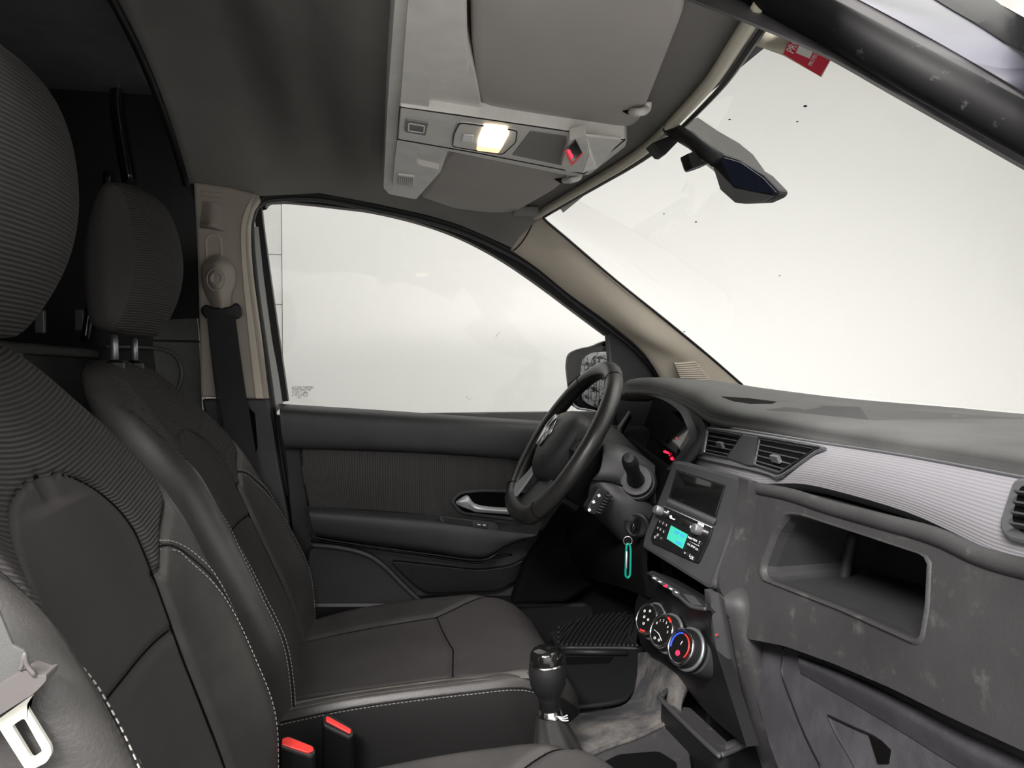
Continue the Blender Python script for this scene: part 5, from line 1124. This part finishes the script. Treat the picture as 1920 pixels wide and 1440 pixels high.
for k in range(3): tube('tie_end', [P(1045, 1343, y=-.03), P(1054, 1345+k*3, y=-.035), P(1064+k, 1341+k*5, y=-.04)], .0012, 'satin', gl_, sm=3, n=5)

# ------------------------------------------------------------------ belts and buckles
nb_ = V((.25, -.55, .80)).normalized()
def buckle(label, pb, body_px, red_px, y):
    e = empty('belt_buckle', P(*pb, y=y), label, 'belt buckle', 'belt buckles between the front seats'); p0 = P(*pb, y=y)
    slab('buckle_body', roundc(Q(body_px, p0, nb_), .004), V((.0, .0, -.10)), 'black', e, .003)
    slab('release_button', roundc(Q(red_px, p0, nb_, .0022), .0025), -nb_*.006, 'red', e, .0015)
    return e
b1 = buckle('black belt buckle with wide red release button, at the foot of the front seatback', (560, 1398), [(524, 1386), (533, 1379), (545, 1379), (590, 1398), (592, 1412), (582, 1418), (524, 1399)], [(529, 1384), (541, 1381), (587, 1399), (588, 1408), (578, 1412), (528, 1396)], -.10)
b2 = buckle('black belt buckle with narrow red button, leaning against the driver cushion', (635, 1360), [(603, 1342), (611, 1336), (620, 1338), (661, 1362), (664, 1376), (656, 1384), (606, 1360)], [(611, 1343), (616, 1343), (659, 1367), (657, 1376), (611, 1352)], .05)
0 and box('buckle_stalk', P(560, 1450, y=-.10), (.035, .02, .10), 'black', b1, .004); 0 and box('buckle_stalk', P(640, 1420, y=.05), (.03, .02, .10), 'black', b2, .004)

db = empty('driver_seat_belt', P(405, 520, y=.66), 'black driver seat belt running down from its beige height adjuster', 'seat belt')
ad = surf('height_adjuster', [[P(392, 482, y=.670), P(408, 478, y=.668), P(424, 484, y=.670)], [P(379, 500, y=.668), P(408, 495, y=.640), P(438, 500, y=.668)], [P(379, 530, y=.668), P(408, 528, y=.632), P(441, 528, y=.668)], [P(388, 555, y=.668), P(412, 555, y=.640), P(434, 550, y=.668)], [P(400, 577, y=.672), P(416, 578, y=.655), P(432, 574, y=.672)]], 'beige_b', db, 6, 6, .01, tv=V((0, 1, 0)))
lathe('adjuster_button', [(0, -.004), (.014, -.004), (.015, .0), (.012, .001), (.010, -.002), (0, -.004)], P(405, 522, y=.632), V((-.1, -1, .1)), 'beige_b', ad, 28)
tube('button_ring', [P(405+math.cos(t)*17, 524+math.sin(t)*21, y=.634) for t in [i*math.pi/12 for i in range(24)]], .0012, 'visor', ad, closed=True, n=6)
gd = slab('belt_guide', roundc(PL([(385, 570), (400, 577), (432, 575), (441, 566), (452, 574), (455, 590), (446, 598), (385, 597), (377, 588), (376, 578)], y=.655), .008), V((0, .012, 0)), 'black', db, .004)
ribbon('webbing', [P(415, 592, y=.650), P(424, 660, y=.655), P(434, 730, y=.66), P(446, 800, y=.66), P(458, 880, y=.655), P(466, 960, y=.65)], V((.062, 0, .006)), .0025, 'belt_web', db)
tube('webbing_edge', [P(391, 600, y=.652), P(402, 700, y=.662), P(414, 800, y=.664)], .003, 'belt_web', db, sm=4, n=6)

YB = -.665
pb_ = empty('passenger_seat_belt', P(40, 1300, y=YB), 'grey passenger seat belt with bright metal tongue hanging at the lower left corner', 'seat belt')
slab('webbing', PL([(-60, 1090), (-5, 1140), (23, 1209), (45, 1221), (50, 1262), (-10, 1300), (-60, 1320)], y=YB-.004), V((0, .003, 0)), 'belt_web_grey', pb_, .0008)
slab('tongue_sleeve', roundc(PL([(-70, 1325), (44, 1256), (60, 1262), (76, 1268), (87, 1264), (87, 1276), (66, 1299), (-70, 1385)], y=YB-.012), .003), V((0, .018, 0)), 'belt_grey', pb_, .004)
tube('sleeve_fold', PL([(38, 1256), (43, 1244), (46, 1224), (50, 1246), (66, 1267)], y=YB-.012), .0016, 'belt_grey', pb_, sm=3, n=6)
tg = slab('metal_tongue', roundc(PL([(-5, 1350), (62, 1302), (50, 1322), (52, 1330), (95, 1400), (97, 1413), (87, 1430), (62, 1442), (48, 1444), (-4, 1362)], y=YB-.006), .002), V((0, .003, 0)), 'tongue_metal', pb_, 0, hole=roundc(PL([(22, 1361), (45, 1346), (80, 1409), (60, 1423)], y=YB-.006), .002))
